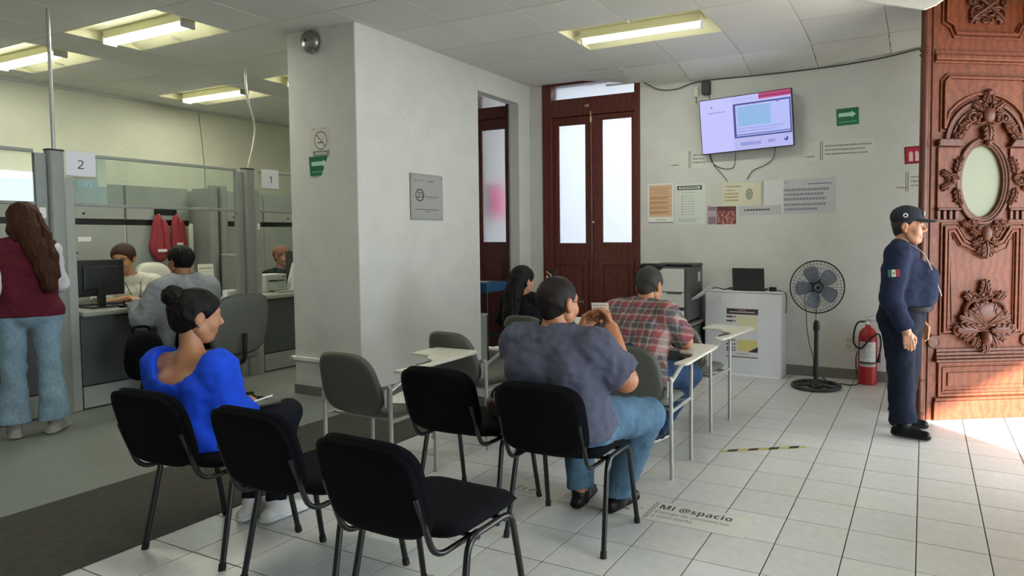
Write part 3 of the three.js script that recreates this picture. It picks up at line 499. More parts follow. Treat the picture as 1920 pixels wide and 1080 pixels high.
for (const [z0, z1, l] of screens) {
  const s = thing('glass_screen', l, 'glass screen', [XK - 0.02, 0, 0], 0, 'clear booth screens');
  part('top_rail', bx(-0.015, 0.015, 2.138, 2.166, z1, z0, 0.004), M.boothGrey, s); part('middle_rail', bx(-0.015, 0.015, 1.722, 1.748, z1, z0, 0.004), M.boothGrey, s);
  part('pane', bx(-0.003, 0.003, 1.745, 2.14, z1, z0, 0), M.glass, s);
}
const counters = [[-2.985, -4.39, 'grey service counter with the black monitor'], [-4.66, -6.3, 'grey service counter of booth 1 by the wall end'], [-0.6, -2.715, 'grey service counter behind the woman in maroon']];
for (const [z0, z1, l] of counters) {
  const c = thing('service_counter', l, 'counter', [XK, 0, 0], 0, 'grey service counters');
  part('worktop', bx(-0.58, 0.045, 0.79, 0.838, z1, z0, 0.014, 2), M.counterTop, c); part('front_panel', bx(-0.03, -0.012, 0.205, 0.79, z1 + 0.005, z0 - 0.005, 0.003), M.boothDark, c);
  part('kick_panel', bx(-0.03, -0.002, 0.012, 0.192, z1 + 0.005, z0 - 0.005, 0.003), M.boothLight, c); part('plinth', bx(-0.06, -0.035, 0, 0.8, z1 + 0.01, z0 - 0.01, 0), M.black, c);
}
// cabinets behind the clerks
const cabs = [[-2.73, -3.485], [-3.49, -4.245], [-4.255, -4.95], [-5.14, -5.93], [-5.94, -6.72], [-1.97, -2.725]];
const cabL = ['overhead cabinet seen left of booth post 2', 'grey overhead cabinet above the black monitor', 'grey overhead cabinet behind the red jackets', 'grey overhead cabinet right of the paired posts', 'overhead cabinet seen right of booth post 1', 'overhead cabinet at the far left behind the woman in maroon'];
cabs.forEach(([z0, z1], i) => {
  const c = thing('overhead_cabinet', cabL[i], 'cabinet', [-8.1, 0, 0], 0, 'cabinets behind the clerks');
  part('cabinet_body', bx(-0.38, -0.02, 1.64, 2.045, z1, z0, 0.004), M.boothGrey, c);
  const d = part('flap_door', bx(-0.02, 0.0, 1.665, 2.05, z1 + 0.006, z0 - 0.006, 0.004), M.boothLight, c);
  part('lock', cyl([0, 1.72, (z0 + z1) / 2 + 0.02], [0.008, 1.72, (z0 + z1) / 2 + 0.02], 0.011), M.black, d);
  part('gap_shade_strip', bx(-0.03, -0.012, 1.6, 1.662, z1, z0, 0), M.black, c);  // black strip stands in for the shade of the gap under the flap
  const b = part('back_board', bx(-0.03, -0.008, 0.82, 1.598, z1 + 0.006, z0 - 0.006, 0.004), M.boothLight, c);
  part('board_pin', cyl([-0.008, 1.3, z0 - 0.28], [0.002, 1.3, z0 - 0.28], 0.012), M.black, b);
  if (i === 1) part('name_strip', bx(-0.008, -0.003, 1.42, 1.47, z0 - 0.42, z0 - 0.3, 0.001), M.paper, b);
  part('lower_board', bx(-0.03, -0.008, 0.0, 0.8, z1 + 0.006, z0 - 0.006, 0.004), M.boothGrey, c);
});
{
  const p = thing('booth_partition', 'tall grey partition with paired posts between the booths', 'partition', [-7.85, 0, -4.99]);
  part('panel', bx(-0.22, 0.2, 0, 2.05, -0.02, 0.02, 0.004), M.boothGrey, p);
  for (const z of [-0.055, 0.06]) part('post', slab(roundRect(-0.045, -0.042, 0.045, 0.042, 0.035), 2.07, 0.003, 8).rotateX(-Math.PI / 2).translate(0.24, 0, z), M.boothGrey, p);
  const q = thing('low_partition', 'low grey partition between booths 2 and 1', 'partition', [-7.55, 0, -4.99]);
  part('panel', bx(0.0, 0.36, 0, 1.24, -0.02, 0.02, 0.004), M.boothGrey, q); part('top_rail', bx(0.0, 0.36, 1.24, 1.262, -0.025, 0.025, 0.004), M.boothLight, q);
}
// number signs, each a card in a clip
for (const [txt, z, w, y, l] of [['2', -3.02, 0.212, 2.073, 'white sign card with a black figure two'], ['1', -4.758, 0.2, 2.083, 'white sign card with a black figure one']]) {
  const s = thing('number_sign', l, 'sign', [XK + 0.03, y, z]); s.rotation.y = Math.PI / 2;
  printed('card', w, 0.2, 256, (g, W, H) => { g.fillStyle = '#1c1c1e'; g.font = (txt === '2' ? 120 : 130) + 'px sans-serif'; g.textAlign = 'center'; g.textBaseline = 'middle'; g.fillText(txt, W * (txt === '2' ? 0.5 : 0.55), H * 0.54); }, null, null, [0, 0, 0], [0, 0, 0], '#d6d5df', s, 0.5, 0.004);
  part('clip', bx(-w / 2, w / 2, -0.112, -0.1, -0.006, 0.003, 0.002), mat(0xa8a08f), s);
}
{
  const n = printed('screen_notice', 0.24, 0.42, 200, (g, W, H) => { g.fillStyle = '#d9d9cc'; g.fillRect(0, 0, W, H); g.fillStyle = '#c3cbc9'; g.fillRect(0, H * 0.5, W, H * 0.5); g.fillStyle = '#bfe2f4'; g.font = 'bold 78px sans-serif'; g.fillText('on', 16, H * 0.62); g.fillStyle = '#efeeda'; g.fillRect(W * 0.72, 0, W * 0.28, H * 0.6); }, 'pale notice with blue letters behind sign 2', 'notice', [XK - 0.04, 1.94, -3.12], [0, Math.PI / 2, 0], '#d9d9cc');
  printed('post_card', 0.045, 0.085, 32, () => {}, 'small white card on the left side of booth post 2', 'card', [XK + 0.005, 1.66, -2.757], [0, Math.PI / 2, 0]);
  printed('post_card', 0.03, 0.06, 32, () => {}, 'small white card on booth post 1', 'card', [XK + 0.042, 1.57, -4.6], [0, Math.PI / 2, 0]);
}
// things on the counters
{
  const m = thing('monitor', 'black monitor seen from behind on the counter', 'monitor', [-6.62, 0.838, -3.245], 0.06);
  part('housing', [bx(-0.02, 0.012, 0.105, 0.425, -0.2, 0.2, 0.008, 2), bx(-0.012, 0.03, 0.16, 0.37, -0.14, 0.14, 0.012, 2)], M.blackPlastic, m); part('screen', bx(-0.024, -0.02, 0.115, 0.415, -0.19, 0.19, 0.001), mat(0x1d2530, { roughness: 0.15 }), m);
  part('stand', [bx(0.0, 0.035, 0.01, 0.26, -0.03, 0.03, 0.006), bx(-0.1, 0.09, 0, 0.014, -0.11, 0.11, 0.006, 2)], M.blackPlastic, m);
  const k = thing('keyboard', 'black keyboard lying by the monitor', 'keyboard', [-6.84, 0.838, -3.3]); part('tray', bx(-0.07, 0.07, 0, 0.018, -0.21, 0.21, 0.006), M.blackPlastic, k); const keys = []; for (let r = 0; r < 5; r++) for (let i = 0; i < 14; i++) keys.push(bx(-0.058 + r * 0.024, -0.038 + r * 0.024, 0.018, 0.024, -0.2 + i * 0.0286, -0.176 + i * 0.0286, 0.002)); part('keys', keys, mat(0x2a2a2c), k).userData.kind = 'stuff';
  single('cable', tube([[-6.55, 0.848, -3.2], [-6.47, 0.85, -3.26], [-6.52, 0.852, -3.33], [-6.46, 0.85, -3.4], [-6.5, 0.852, -3.46], [-6.6, 0.85, -3.42]], 0.006, 40, 6), M.black, 'black cable looped under the monitor', 'cable');
  const st = thing('stamp', 'small dark rubber stamp at the counter edge', 'stamp', [-6.42, 0.838, -3.33]); part('base', bx(-0.02, 0.02, 0, 0.022, -0.035, 0.035, 0.003), M.black, st); part('grip', lathe([[0.0, 0.022], [0.01, 0.022], [0.008, 0.045], [0.014, 0.06], [0.0, 0.068]], 14), M.blackPlastic, st);
  for (const [x, z, r, l] of [[-6.48, -3.48, 0.2, 'white form nearest the stamp on the counter'], [-6.5, -3.62, -0.15, 'cream form in front of the clerk']]) { const s = printed('paper_form', 0.21, 0.29, 128, (g, W, H) => { g.fillStyle = '#8d8a80'; for (let i = 0; i < 14; i++) g.fillRect(12, 20 + i * 11, W - 24 - (i * 37 % 40), 2); }, l, 'paper', [x, 0.8395, z], [-Math.PI / 2, 0, r + Math.PI / 2], '#e6e3d2'); }
  const hand = thing('document_stand', 'cream printed card standing on the counter by the hooded man', 'stand', [-6.62, 0.838, -4.2], Math.PI / 2 - 0.1);
  printed('card', 0.15, 0.34, 128, (g, W, H) => { g.fillStyle = '#b8ac85'; g.fillRect(10, 30, W - 20, 14); g.fillStyle = '#c9c4ae'; for (let i = 0; i < 9; i++) g.fillRect(14, 64 + i * 22, W - 30 - (i * 29 % 36), 5); }, null, null, [0, 0.18, 0], [-0.12, 0, 0], '#e5e2d0', hand); part('base', bx(-0.08, 0.08, 0, 0.012, -0.05, 0.05, 0.003), M.glass, hand);
  const box = thing('card_box', 'small white box with printed front on the counter', 'box', [-6.56, 0.838, -4.4], Math.PI / 2); part('box_body', bx(-0.06, 0.06, 0, 0.07, -0.035, 0.035, 0.004), M.white, box); printed('label', 0.09, 0.03, 64, (g, W, H) => { g.fillStyle = '#777'; g.fillRect(6, 6, W - 12, 4); g.fillRect(6, 14, W - 26, 3); }, null, null, [0, 0.035, 0.0358], [0, 0, 0], '#dcdcd8', box);
  const p1 = thing('desk_printer', 'small grey printer on the counter of booth 1', 'printer', [-6.78, 0.838, -5.02], Math.PI / 2); part('body', bx(-0.13, 0.13, 0, 0.2, -0.12, 0.12, 0.012, 2), mat(0xb9b8b0), p1); part('paper_slot', bx(-0.1, 0.1, 0.12, 0.135, 0.121, 0.126, 0), M.black, p1); part('tray', bx(-0.09, 0.09, 0.02, 0.03, 0.12, 0.2, 0.003), mat(0x9a998f), p1); part('indicator', bx(0.08, 0.105, 0.16, 0.175, 0.121, 0.124, 0.001), M.blackPlastic, p1);
  const m1 = thing('monitor', 'black monitor behind the printer in booth 1', 'monitor', [-6.88, 0.838, -5.52], 0.2); part('housing', bx(-0.015, 0.015, 0.13, 0.45, -0.24, 0.24, 0.008, 2), M.blackPlastic, m1); part('stand', [bx(-0.0, 0.03, 0.01, 0.25, -0.03, 0.03, 0.006), bx(-0.09, 0.09, 0, 0.014, -0.11, 0.11, 0.006)], M.blackPlastic, m1);
  const cone = thing('paper_cone', 'white paper cone on the counter of booth 1', 'cone', [-6.7, 0.838, -5.27]); part('cone', lathe([[0.085, 0], [0.012, 0.32], [0.0, 0.325]], 20), M.white, cone); part('collar', lathe([[0.0, 0], [0.095, 0], [0.095, 0.012], [0.08, 0.014]], 20), M.white, cone);
  const gl = thing('sneeze_guard', 'upright clear panel on the counter of booth 1', 'glass panel', [-6.48, 0.838, -5.0]); part('pane', bx(-0.004, 0.004, 0.02, 0.75, -0.3, 0.1, 0), M.glass, gl); part('edge_strip', bx(-0.008, 0.008, 0.0, 0.75, -0.31, -0.295, 0.002), M.greyTube, gl); part('foot', bx(-0.05, 0.05, 0, 0.02, -0.31, 0.11, 0.003), M.greyTube, gl);
}
{ // red jackets on a hook
  const red = mat(0x9c3940, { roughness: 0.85, bumpMap: texWeave, bumpScale: 0.001 });
  for (const [z, x, h, w, l, s] of [[-4.56, -8.04, 0.56, 0.2, 'red jacket with white stripe hanging on the booth partition, left one', 1], [-4.76, -8.04, 0.46, 0.15, 'red jacket hanging nearer the paired posts', 2]]) {
    const j = thing('jacket', l, 'jacket', [x, 1.74, z], Math.PI / 2 + 0.15);
    const pos = []; const g = bentPad(w, h, 0.1, 3.2, (a, b, c) => { const t = (b + h / 2) / h, k = 0.35 + 0.65 * Math.min(1, (1 - t) * 1.9); return [a * k + 0.01 * Math.sin(b * 22 + s), b - h / 2, c * (0.6 + 0.4 * Math.sin(a * 60 + b * 6 + s) * 0.5)]; });
    part('cloth', g, red, j); part('sleeve', bentPad(0.075, h * 0.8, 0.06, 3, (a, b, c) => [a + w * 0.42 - (b + h * 0.4) * 0.1, b - h * 0.52, c + 0.03]), red, j);
    part('stripe', bx(-w * 0.3, w * 0.25, -h * 0.8, -h * 0.74, 0.052, 0.058, 0.002), M.paper, j, 'white reflective stripe'); part('hanger_loop', new THREE.TorusGeometry(0.012, 0.003, 6, 14).translate(0, 0.01, 0), M.black, j);
  }
  const hk = thing('coat_hook', 'dark coat hook above the red jackets', 'hook', [-8.088, 1.755, -4.66]); part('plate', bx(-0.02, 0.0, -0.03, 0.04, -0.14, 0.11, 0.003), M.blackPlastic, hk); for (const z of [-0.1, 0.08]) part('peg', bentTube([[0, 0, z], [0.05, 0, z], [0.05, 0.03, z]], 0.006, 0.015, 6), M.blackPlastic, hk);
}
{ // swivel chairs by the counter
  function officeChair(x, z, turn, m, label, backH = 0.42, backW = 0.46, name = 'office_chair', rim = M.blackPlastic) {
    const c = thing(name, label, 'chair', [x, 0, z], turn);
    part('seat', bentPad(0.48, 0.46, 0.08, 4, (a, b, d) => [a, 0.46 + d, -b]), m, c);
    part('backrest', bentPad(backW, backH, 0.05, 3.2, (a, b, d) => [a, 0.74 + b, 0.25 + d + (b * 0.15) - a * a * 0.5]), m, c); part('back_rim', bentPad(backW + 0.02, backH + 0.02, 0.02, 3.2, (a, b, d) => [a, 0.735 + b, 0.262 + d + (b * 0.15) - a * a * 0.5]), rim, c);
    part('back_arm', bentTube([[0, 0.41, 0.05], [0, 0.41, 0.27], [0, 0.66, 0.29]], 0.018, 0.06, 8), M.blackSteel, c); part('gas_column', cyl([0, 0.1, 0], [0, 0.43, 0], 0.025), M.blackSteel, c);
    for (let k = 0; k < 5; k++) { const a = k / 5 * Math.PI * 2, L = part('base_arm', cyl([0, 0.11, 0], [Math.cos(a) * 0.27, 0.075, Math.sin(a) * 0.27], 0.02, 0.013), M.blackPlastic, c); part('castor', new THREE.SphereGeometry(0.03, 12, 8).scale(1, 1, 0.8).translate(Math.cos(a) * 0.27, 0.03, Math.sin(a) * 0.27), M.rubber, L); }
    return c;
  }
  officeChair(-5.37, -3.52, Math.PI / 2 + 0.03, M.greyShell, 'empty grey office chair in front of the counter', 0.5, 0.5, 'office_chair', M.greyShell);
  const bp = thing('backpack', 'black backpack hanging beside the man in the grey hooded top', 'backpack', [-5.72, 0.3, -3.1], 1.3); part('pack_body', bentPad(0.27, 0.4, 0.17, 2.8, (a, b, d) => [a * (1 - b * 0.3), b + 0.2, d + 0.01 * Math.sin(b * 25)]), M.blackFabric, bp); part('front_pocket', bentPad(0.2, 0.18, 0.06, 3, (a, b, d) => [a, b + 0.12, d + 0.09]), M.blackFabric, bp); part('strap', tube([[-0.06, 0.38, -0.05], [-0.05, 0.42, -0.08], [0.05, 0.42, -0.08], [0.06, 0.38, -0.05]], 0.012, 24, 6), M.blackFabric, bp);
  officeChair(-7.48, -4.36, -Math.PI / 2 + 0.1, mat(0xc4c2b6, { roughness: 0.7 }), 'cream office chair beside the clerk', 0.88, 0.46, 'office_chair', mat(0xb0aea2));
  officeChair(-7.4, -5.62, -Math.PI / 2, M.greyShell, 'grey office chair inside booth 1', 0.4, 0.44);
}
// ---------------------------------------------------------------- signs and notices
const lines = (g, x, y, w, n, dy, h, c, ragged = 0.25) => { g.fillStyle = c; for (let i = 0; i < n; i++) { let q = x; const end = x + w * (1 - ragged * ((i * 37) % 10) / 10); while (q < end - 2) { const l = Math.min(4 + ((i * 13 + q * 7) % 16), end - q); g.fillRect(q, y + i * dy, l, h); q += l + 3; } } };
const Zf = ZB + 0.002;
function evacSign(label, w, h, pos, rot) {
  return printed('arrow_sign', w, h, 256, (g, W, H) => {
    g.strokeStyle = '#1d8a5c'; g.lineWidth = 4; g.strokeRect(5, 5, W - 10, H - 10); g.fillStyle = '#b9e0cd'; g.beginPath(); const y = H * 0.38, a = H * 0.11; g.moveTo(W * 0.1, y - a); g.lineTo(W * 0.66, y - a); g.lineTo(W * 0.66, y - a * 1.8); g.lineTo(W * 0.88, y); g.lineTo(W * 0.66, y + a * 1.8); g.lineTo(W * 0.66, y + a); g.lineTo(W * 0.1, y + a); g.fill();
    g.fillStyle = '#8fd0b0'; g.font = 'bold ' + Math.round(W * 0.074) + 'px sans-serif'; g.textAlign = 'center'; g.fillText('RUTA DE EVACUACIÓN', W / 2, H * 0.84);
  }, label, 'sign', pos, rot, '#0c6b41', null, 0.45, 0.003);
}
evacSign('green evacuation arrow sign on the back wall right of the television', 0.212, 0.168, [-0.712, 2.635, ZB + 0.003], [0, 0, 0.035]);
evacSign('green evacuation arrow sign on the wall end', 0.235, 0.17, [-4.895, 2.093, ZC + 0.004], [0.05, 0.1, 0.02]);
printed('no_smoking_sign', 0.245, 0.215, 256, (g, W, H) => {
  g.fillStyle = '#777'; g.fillRect(30, 14, 60, 5); g.fillRect(150, 14, 60, 5); g.strokeStyle = '#55534e'; g.lineWidth = 9; g.beginPath(); g.arc(W * 0.56, H * 0.56, H * 0.36, 0, 7); g.stroke(); g.beginPath(); g.moveTo(W * 0.35, H * 0.32); g.lineTo(W * 0.77, H * 0.8); g.stroke(); g.fillStyle = '#55534e'; g.fillRect(W * 0.4, H * 0.62, W * 0.28, 12); g.lineWidth = 3; g.beginPath(); g.moveTo(W * 0.7, H * 0.58); g.quadraticCurveTo(W * 0.66, H * 0.46, W * 0.72, H * 0.4); g.stroke();
}, 'white no smoking notice on the wall end', 'sign', [-4.895, 2.33, ZC + 0.002], [0, 0, 0], '#c9c4bb');
printed('name_strip', 0.2, 0.046, 128, (g, W, H) => { g.fillStyle = '#cfcfc6'; g.fillRect(22, 10, W - 44, H - 20); g.fillStyle = '#8e8f88'; g.fillRect(30, 13, W - 62, 3); }, 'small grey strip under the no smoking notice', 'sign', [-4.88, 2.203, ZC + 0.002], [0, 0, 0], '#8a8c85');
{ // brushed metal plaque with a ringed number
  const p = thing('plaque', 'brushed metal plaque with a ringed 25 on the wall end', 'plaque', [XC + 0.012, 1.845, -5.015], 0); p.rotation.y = Math.PI / 2;
  part('plate', bx(-0.228, 0.228, -0.222, 0.222, -0.008, 0.004, 0.003), mat(0x9b9c98, { roughness: 0.42, metalness: 0.55 }), p);
  const ink = mat(0x2e2f30, { roughness: 0.6 }), line = (x0, x1, y0, y1) => bx(x0, x1, y0, y1, 0.0035, 0.0048, 0);
  printed('engraving', 0.43, 0.42, 512, (g, W, H) => {
    g.fillStyle = '#3a3a3a'; g.beginPath(); g.arc(60, 62, 8, 0, 7); g.fill(); lines(g, 78, 58, 130, 1, 8, 7, '#5c5c5a', 0); g.beginPath(); g.arc(290, 66, 13, 0, 7); g.fill(); g.fillStyle = '#9b9c98'; g.beginPath(); g.arc(295, 66, 7, 0, 7); g.fill(); lines(g, 308, 60, 56, 1, 8, 12, '#444', 0);
    g.strokeStyle = '#2b2b2c'; g.lineWidth = 13; g.beginPath(); g.arc(128, 232, 66, 0, 7); g.stroke(); g.fillStyle = '#2b2b2c'; g.font = 'bold italic 98px serif'; g.textAlign = 'center'; g.fillText('25', 130, 264);
    lines(g, 214, 240, 240, 1, 10, 9, '#4a4a48', 0); lines(g, 214, 262, 190, 1, 10, 6, '#707070', 0); lines(g, 50, 392, 400, 1, 12, 9, '#3d3d3b', 0); lines(g, 210, 420, 90, 1, 12, 8, '#4d4d4b', 0);
  }, null, null, [0, 0, 0.0045], [0, 0, 0], '#9b9c98', p, 0.42, 0.0008);
  for (const x of [-0.2, 0.2]) for (const y of [-0.195, 0.195]) part('screw', cyl([x, y, 0.004], [x, y, 0.01], 0.009, 0.008), M.steel, p);
}
{ // alarm bell by the ceiling
  const b = thing('alarm_bell', 'round grey metal alarm bell high on the wall end', 'bell', [-4.945, 3.185, ZC]);
  part('gong', lathe([[0.0, 0.085], [0.045, 0.083], [0.082, 0.068], [0.1, 0.04], [0.102, 0.018], [0.095, 0.015]], 32).rotateX(Math.PI / 2), mat(0x8b8c88, { roughness: 0.3, metalness: 0.8 }), b); part('back_plate', cyl([0, 0, 0], [0, 0, 0.02], 0.075, 0.075, 24), mat(0x4c4d4c), b); part('centre_nut', cyl([0, 0, 0.083], [0, 0, 0.095], 0.012, 0.01), M.black, b); part('striker', bx(-0.05, 0.05, -0.095, -0.06, 0.01, 0.05, 0.006), M.steel, b);
}
// paper on the back wall
printed('poster', 0.305, 0.45, 192, (g, W, H) => { g.fillStyle = '#d7b393'; g.fillRect(8, 10, W - 16, H * 0.8); lines(g, 20, 30, W - 40, 4, 14, 4, '#b5734e'); for (let r = 0; r < 4; r++) lines(g, 16, 92 + r * 34, W - 34, 3, 8, 4, '#9c5c3c'); g.fillStyle = '#8a8a84'; g.fillRect(60, H - 26, 80, 4); g.fillStyle = '#4c5a55'; g.fillRect(0, H - 9, W, 6); }, 'tan printed poster nearest the red door', 'poster', [-2.71, 1.822, Zf]);
printed('poster', 0.35, 0.45, 192, (g, W, H) => { g.fillStyle = '#4d5450'; g.fillRect(14, 12, W - 34, 26); g.fillStyle = '#cfd4cb'; g.fillRect(26, 18, W - 58, 13); lines(g, 34, 20, W - 80, 1, 8, 7, '#656b66', 0); lines(g, 40, 52, 100, 1, 9, 3, '#9aa09a'); for (let i = 0; i < 8; i++) { g.fillStyle = '#6d746f'; g.fillRect(42, 72 + i * 16, 6, 6); lines(g, 54, 73 + i * 16, 70, 1, 9, 3, '#9aa09a'); } lines(g, 24, 212, 130, 3, 9, 3, '#8f958f'); }, 'white poster with a dark framed heading and bullet list', 'poster', [-2.36, 1.808, Zf], [0, 0, 0], '#d3d8cf');
printed('poster', 0.115, 0.21, 64, (g, W, H) => { g.fillStyle = '#8c7484'; g.fillRect(8, 8, W - 16, 24); g.fillRect(8, 70, W - 16, 44); }, 'narrow purple tinted sheet below the cream banner', 'poster', [-2.105, 1.683, Zf], [0, 0, 0], '#b3a3b0');
printed('poster', 0.215, 0.2, 128, (g, W, H) => { g.fillStyle = '#6d3a3c'; g.fillRect(0, 0, W, 34); lines(g, 8, 6, W - 50, 3, 9, 4, '#4a2326'); g.fillStyle = '#aa6a68'; g.fillRect(0, 34, W, H); for (let k = 0; k < 60; k++) { g.fillStyle = ['#8f4f50', '#b87f78', '#7d3d42'][k % 3]; g.beginPath(); g.arc((k * 53) % W, 40 + (k * 31) % (H - 40), 6 + k % 9, 0, 7); g.fill(); } }, 'small reddish picture sheet below the cream banner', 'poster', [-1.945, 1.678, Zf], [0, 0, 0], '#9a5a5a');
printed('banner', 0.56, 0.252, 320, (g, W, H) => { g.fillStyle = '#c9c8bd'; g.fillRect(0, 0, 80, H); g.fillStyle = '#d2cfb8'; g.fillRect(80, 0, W - 80, H); lines(g, 96, 20, 100, 1, 20, 6, '#8d7d4a'); lines(g, 96, 44, 60, 1, 20, 5, '#8d7d4a'); for (let i = 0; i < 3; i++) lines(g, 92, 64 + i * 20, 88, 1, 20, 8, '#a08a4c'); g.fillStyle = '#8c8a7c'; g.beginPath(); g.ellipse(246, 72, 22, 34, 0, 0, 7); g.fill(); g.fillStyle = '#b5b2a4'; g.beginPath(); g.ellipse(246, 72, 15, 26, 0, 0, 7); g.fill(); g.fillStyle = '#7c7a6e'; for (let k = 0; k < 5; k++) g.fillRect(236 + k * 4, 52 + (k % 2) * 6, 2, 36); }, 'cream banner with an oval emblem below the television', 'banner', [-1.846, 1.898, ZB + 0.0035]);
printed('banner', 0.235, 0.26, 96, (g, W, H) => { g.fillStyle = '#a5a49c'; g.fillRect(2, 0, 9, H); }, 'blank white sheet right of the cream banner', 'sheet', [-1.452, 1.904, ZB + 0.0035], [0, 0, 0], '#d5d6d6');
printed('banner', 1.0, 0.36, 512, (g, W, H) => { lines(g, 210, 12, 60, 1, 12, 6, '#8f909a', 0); g.fillStyle = '#70717a'; g.fillRect(370, 26, 120, 5); lines(g, 245, 50, 230, 3, 24, 14, '#83848f', 0.15); lines(g, 245, 128, 220, 2, 24, 13, '#83848f', 0.3); lines(g, 30, 150, 140, 1, 20, 10, '#55555c'); g.fillStyle = '#e4e4e2'; g.fillRect(236, 130, 6, 50); }, 'wide pale grey sheet of bold text on the back wall', 'sheet', [-1.312, 1.855, Zf], [0, 0, 0.012], '#bcbdc0');
for (const [x, y, w, h, l, k] of [[-2.37, 2.297, 0.47, 0.2, 'pale lettered strip left under the television', 0], [-0.8, 2.31, 0.69, 0.2, 'pale lettered strip under the green arrow sign', 1], [-0.14, 1.965, 0.27, 0.2, 'pale lettered strip under the red sign', 2]])
  printed('lettered_strip', w, h, Math.round(w * 640), (g, W, H) => { const b = k === 1 ? W * 0.27 : k === 2 ? W * 0.42 : W * 0.52; g.fillStyle = '#6b6c66'; g.fillRect(b - 9, 4, 5, H - 8); g.fillRect(b + 3, 4, 5, H - 8); lines(g, b + 22, 30, W - b - 40, 3, 26, 10, '#84857d', 0.2); lines(g, 14, H - 34, 60, 1, 10, 8, '#77786f', 0); }, l, 'sign', [x, y, Zf], [0, 0, 0], k === 2 ? '#cdcdc6' : '#d0d0c9');
printed('fire_sign', 0.205, 0.165, 128, (g, W, H) => { g.strokeStyle = '#7e1220'; g.lineWidth = 10; g.strokeRect(5, 5, W - 10, H - 10); g.fillStyle = '#dcc3be'; for (const x of [24, 56, 92]) { g.beginPath(); g.moveTo(x, 88); g.lineTo(x, 40); g.quadraticCurveTo(x + 10, 18, x + 22, 40); g.lineTo(x + 22, 88); g.fill(); } g.fillStyle = '#b2233a'; g.fillRect(50, 24, 8, 66); g.fillRect(82, 24, 8, 66); }, 'red fire extinguisher sign half hidden by the carved door', 'sign', [-0.085, 2.222, ZB + 0.003], [0, 0, 0.04], '#b2233a');
{ // television
  const t = thing('television', 'wall television showing a pale lilac page', 'television', [-1.708, 2.632, ZB + 0.125]); t.rotation.set(0.09, -0.03, 0.04, 'YXZ');
  part('housing', [bx(-0.492, 0.492, -0.287, 0.287, -0.02, 0.02, 0.006, 2), bx(-0.3, 0.3, -0.2, 0.15, -0.045, -0.02, 0.01)], M.blackPlastic, t);
  const tx = print(0.96, 0.55, 768, (g, W, H) => {
    g.fillStyle = '#bcbdf6'; g.fillRect(0, 0, W, H); g.fillStyle = '#c4c4fb'; g.fillRect(0, 0, W * 0.37, H); g.fillStyle = '#b8b8ee'; g.fillRect(W * 0.37, H * 0.76, W * 0.63, H * 0.24);
    g.fillStyle = '#bb3b72'; g.fillRect(W * 0.66, 0, W * 0.34, H * 0.1); g.fillStyle = '#8a2a60'; g.fillRect(W * 0.66, H * 0.04, W * 0.34, H * 0.03);
    g.fillStyle = '#44508e'; g.fillRect(W * 0.375, H * 0.14, W * 0.62, H * 0.63); g.fillStyle = '#b4bcf6'; g.fillRect(W * 0.4, H * 0.17, W * 0.58, H * 0.54); g.fillStyle = '#8fb8e4'; g.fillRect(W * 0.42, H * 0.2, W * 0.36, H * 0.36); g.fillStyle = '#4a5aa4'; g.fillRect(W * 0.375, H * 0.71, W * 0.62, H * 0.045); g.fillStyle = '#c9c9fb'; g.fillRect(W * 0.4, H * 0.725, W * 0.58, H * 0.015);
    lines(g, W * 0.41, H * 0.6, W * 0.5, 2, 22, 6, '#8b96dc', 0.2); lines(g, W * 0.09, H * 0.24, W * 0.2, 1, 20, 10, '#9298dc', 0); g.fillStyle = '#5b64a8'; g.beginPath(); g.arc(W * 0.135, H * 0.15, 7, 0, 7); g.fill(); g.beginPath(); g.arc(W * 0.86, H * 0.17, 11, 0, 7); g.fill();
    lines(g, W * 0.44, H * 0.86, W * 0.22, 1, 20, 26, '#8a92d6', 0); lines(g, W * 0.74, H * 0.85, W * 0.08, 1, 20, 24, '#8a92d6', 0); g.fillStyle = '#3f5ab0'; g.beginPath(); g.arc(W * 0.93, H * 0.87, 18, 0, 7); g.fill(); g.fillStyle = '#b8b8ee'; g.beginPath(); g.arc(W * 0.922, H * 0.85, 9, 0, 7); g.fill();
    lines(g, W * 0.3, H * 0.06, W * 0.3, 1, 14, 5, '#a5a7e6', 0);
  }, '#bcbdf6');
  const sm = light(new THREE.Mesh(sheetGeo(0.965, 0.556, 0.002), mat(0x111118, { roughness: 0.25, emissive: new THREE.Color(1, 1, 1), emissiveMap: tx, emissiveIntensity: 0.98 }))); sm.position.z = 0.0205; sm.name = 'screen'; t.add(sm);
  part('wall_bracket', [bx(-0.2, 0.2, -0.1, 0.1, -0.075, -0.045, 0.004)], M.black, t);
  const L = new THREE.RectAreaLight(0xbcbdf6, 1.2, 0.94, 0.53); L.position.set(-1.708, 2.632, ZB + 0.165); L.rotation.y = Math.PI; L.name = 'screen_light'; scene.add(L);
  const w = thing('speaker', 'small black speaker box above the television', 'speaker', [-2.165, 3.06, ZB]); part('cabinet', bx(-0.045, 0.045, -0.075, 0.065, 0.002, 0.07, 0.008, 2), M.blackPlastic, w); part('grille', bx(-0.035, 0.035, -0.062, 0.05, 0.07, 0.074, 0.003), M.black, w);
  const ob = thing('junction_box', 'cream junction box beside the small speaker', 'box', [-2.285, 3.03, ZB]); part('box', bx(-0.025, 0.025, -0.06, 0.05, 0, 0.03, 0.005), M.laminate, ob); part('lid_screw', cyl([0, 0.03, 0.03], [0, 0.03, 0.033], 0.006), M.steel, ob);
  const zc = ZB + 0.012, wire = (pts, l) => single('wire', tube(pts.map(([x, y]) => [x, y, zc]), 0.0042, 40, 6), mat(0x4a4b4a), l, 'wire');
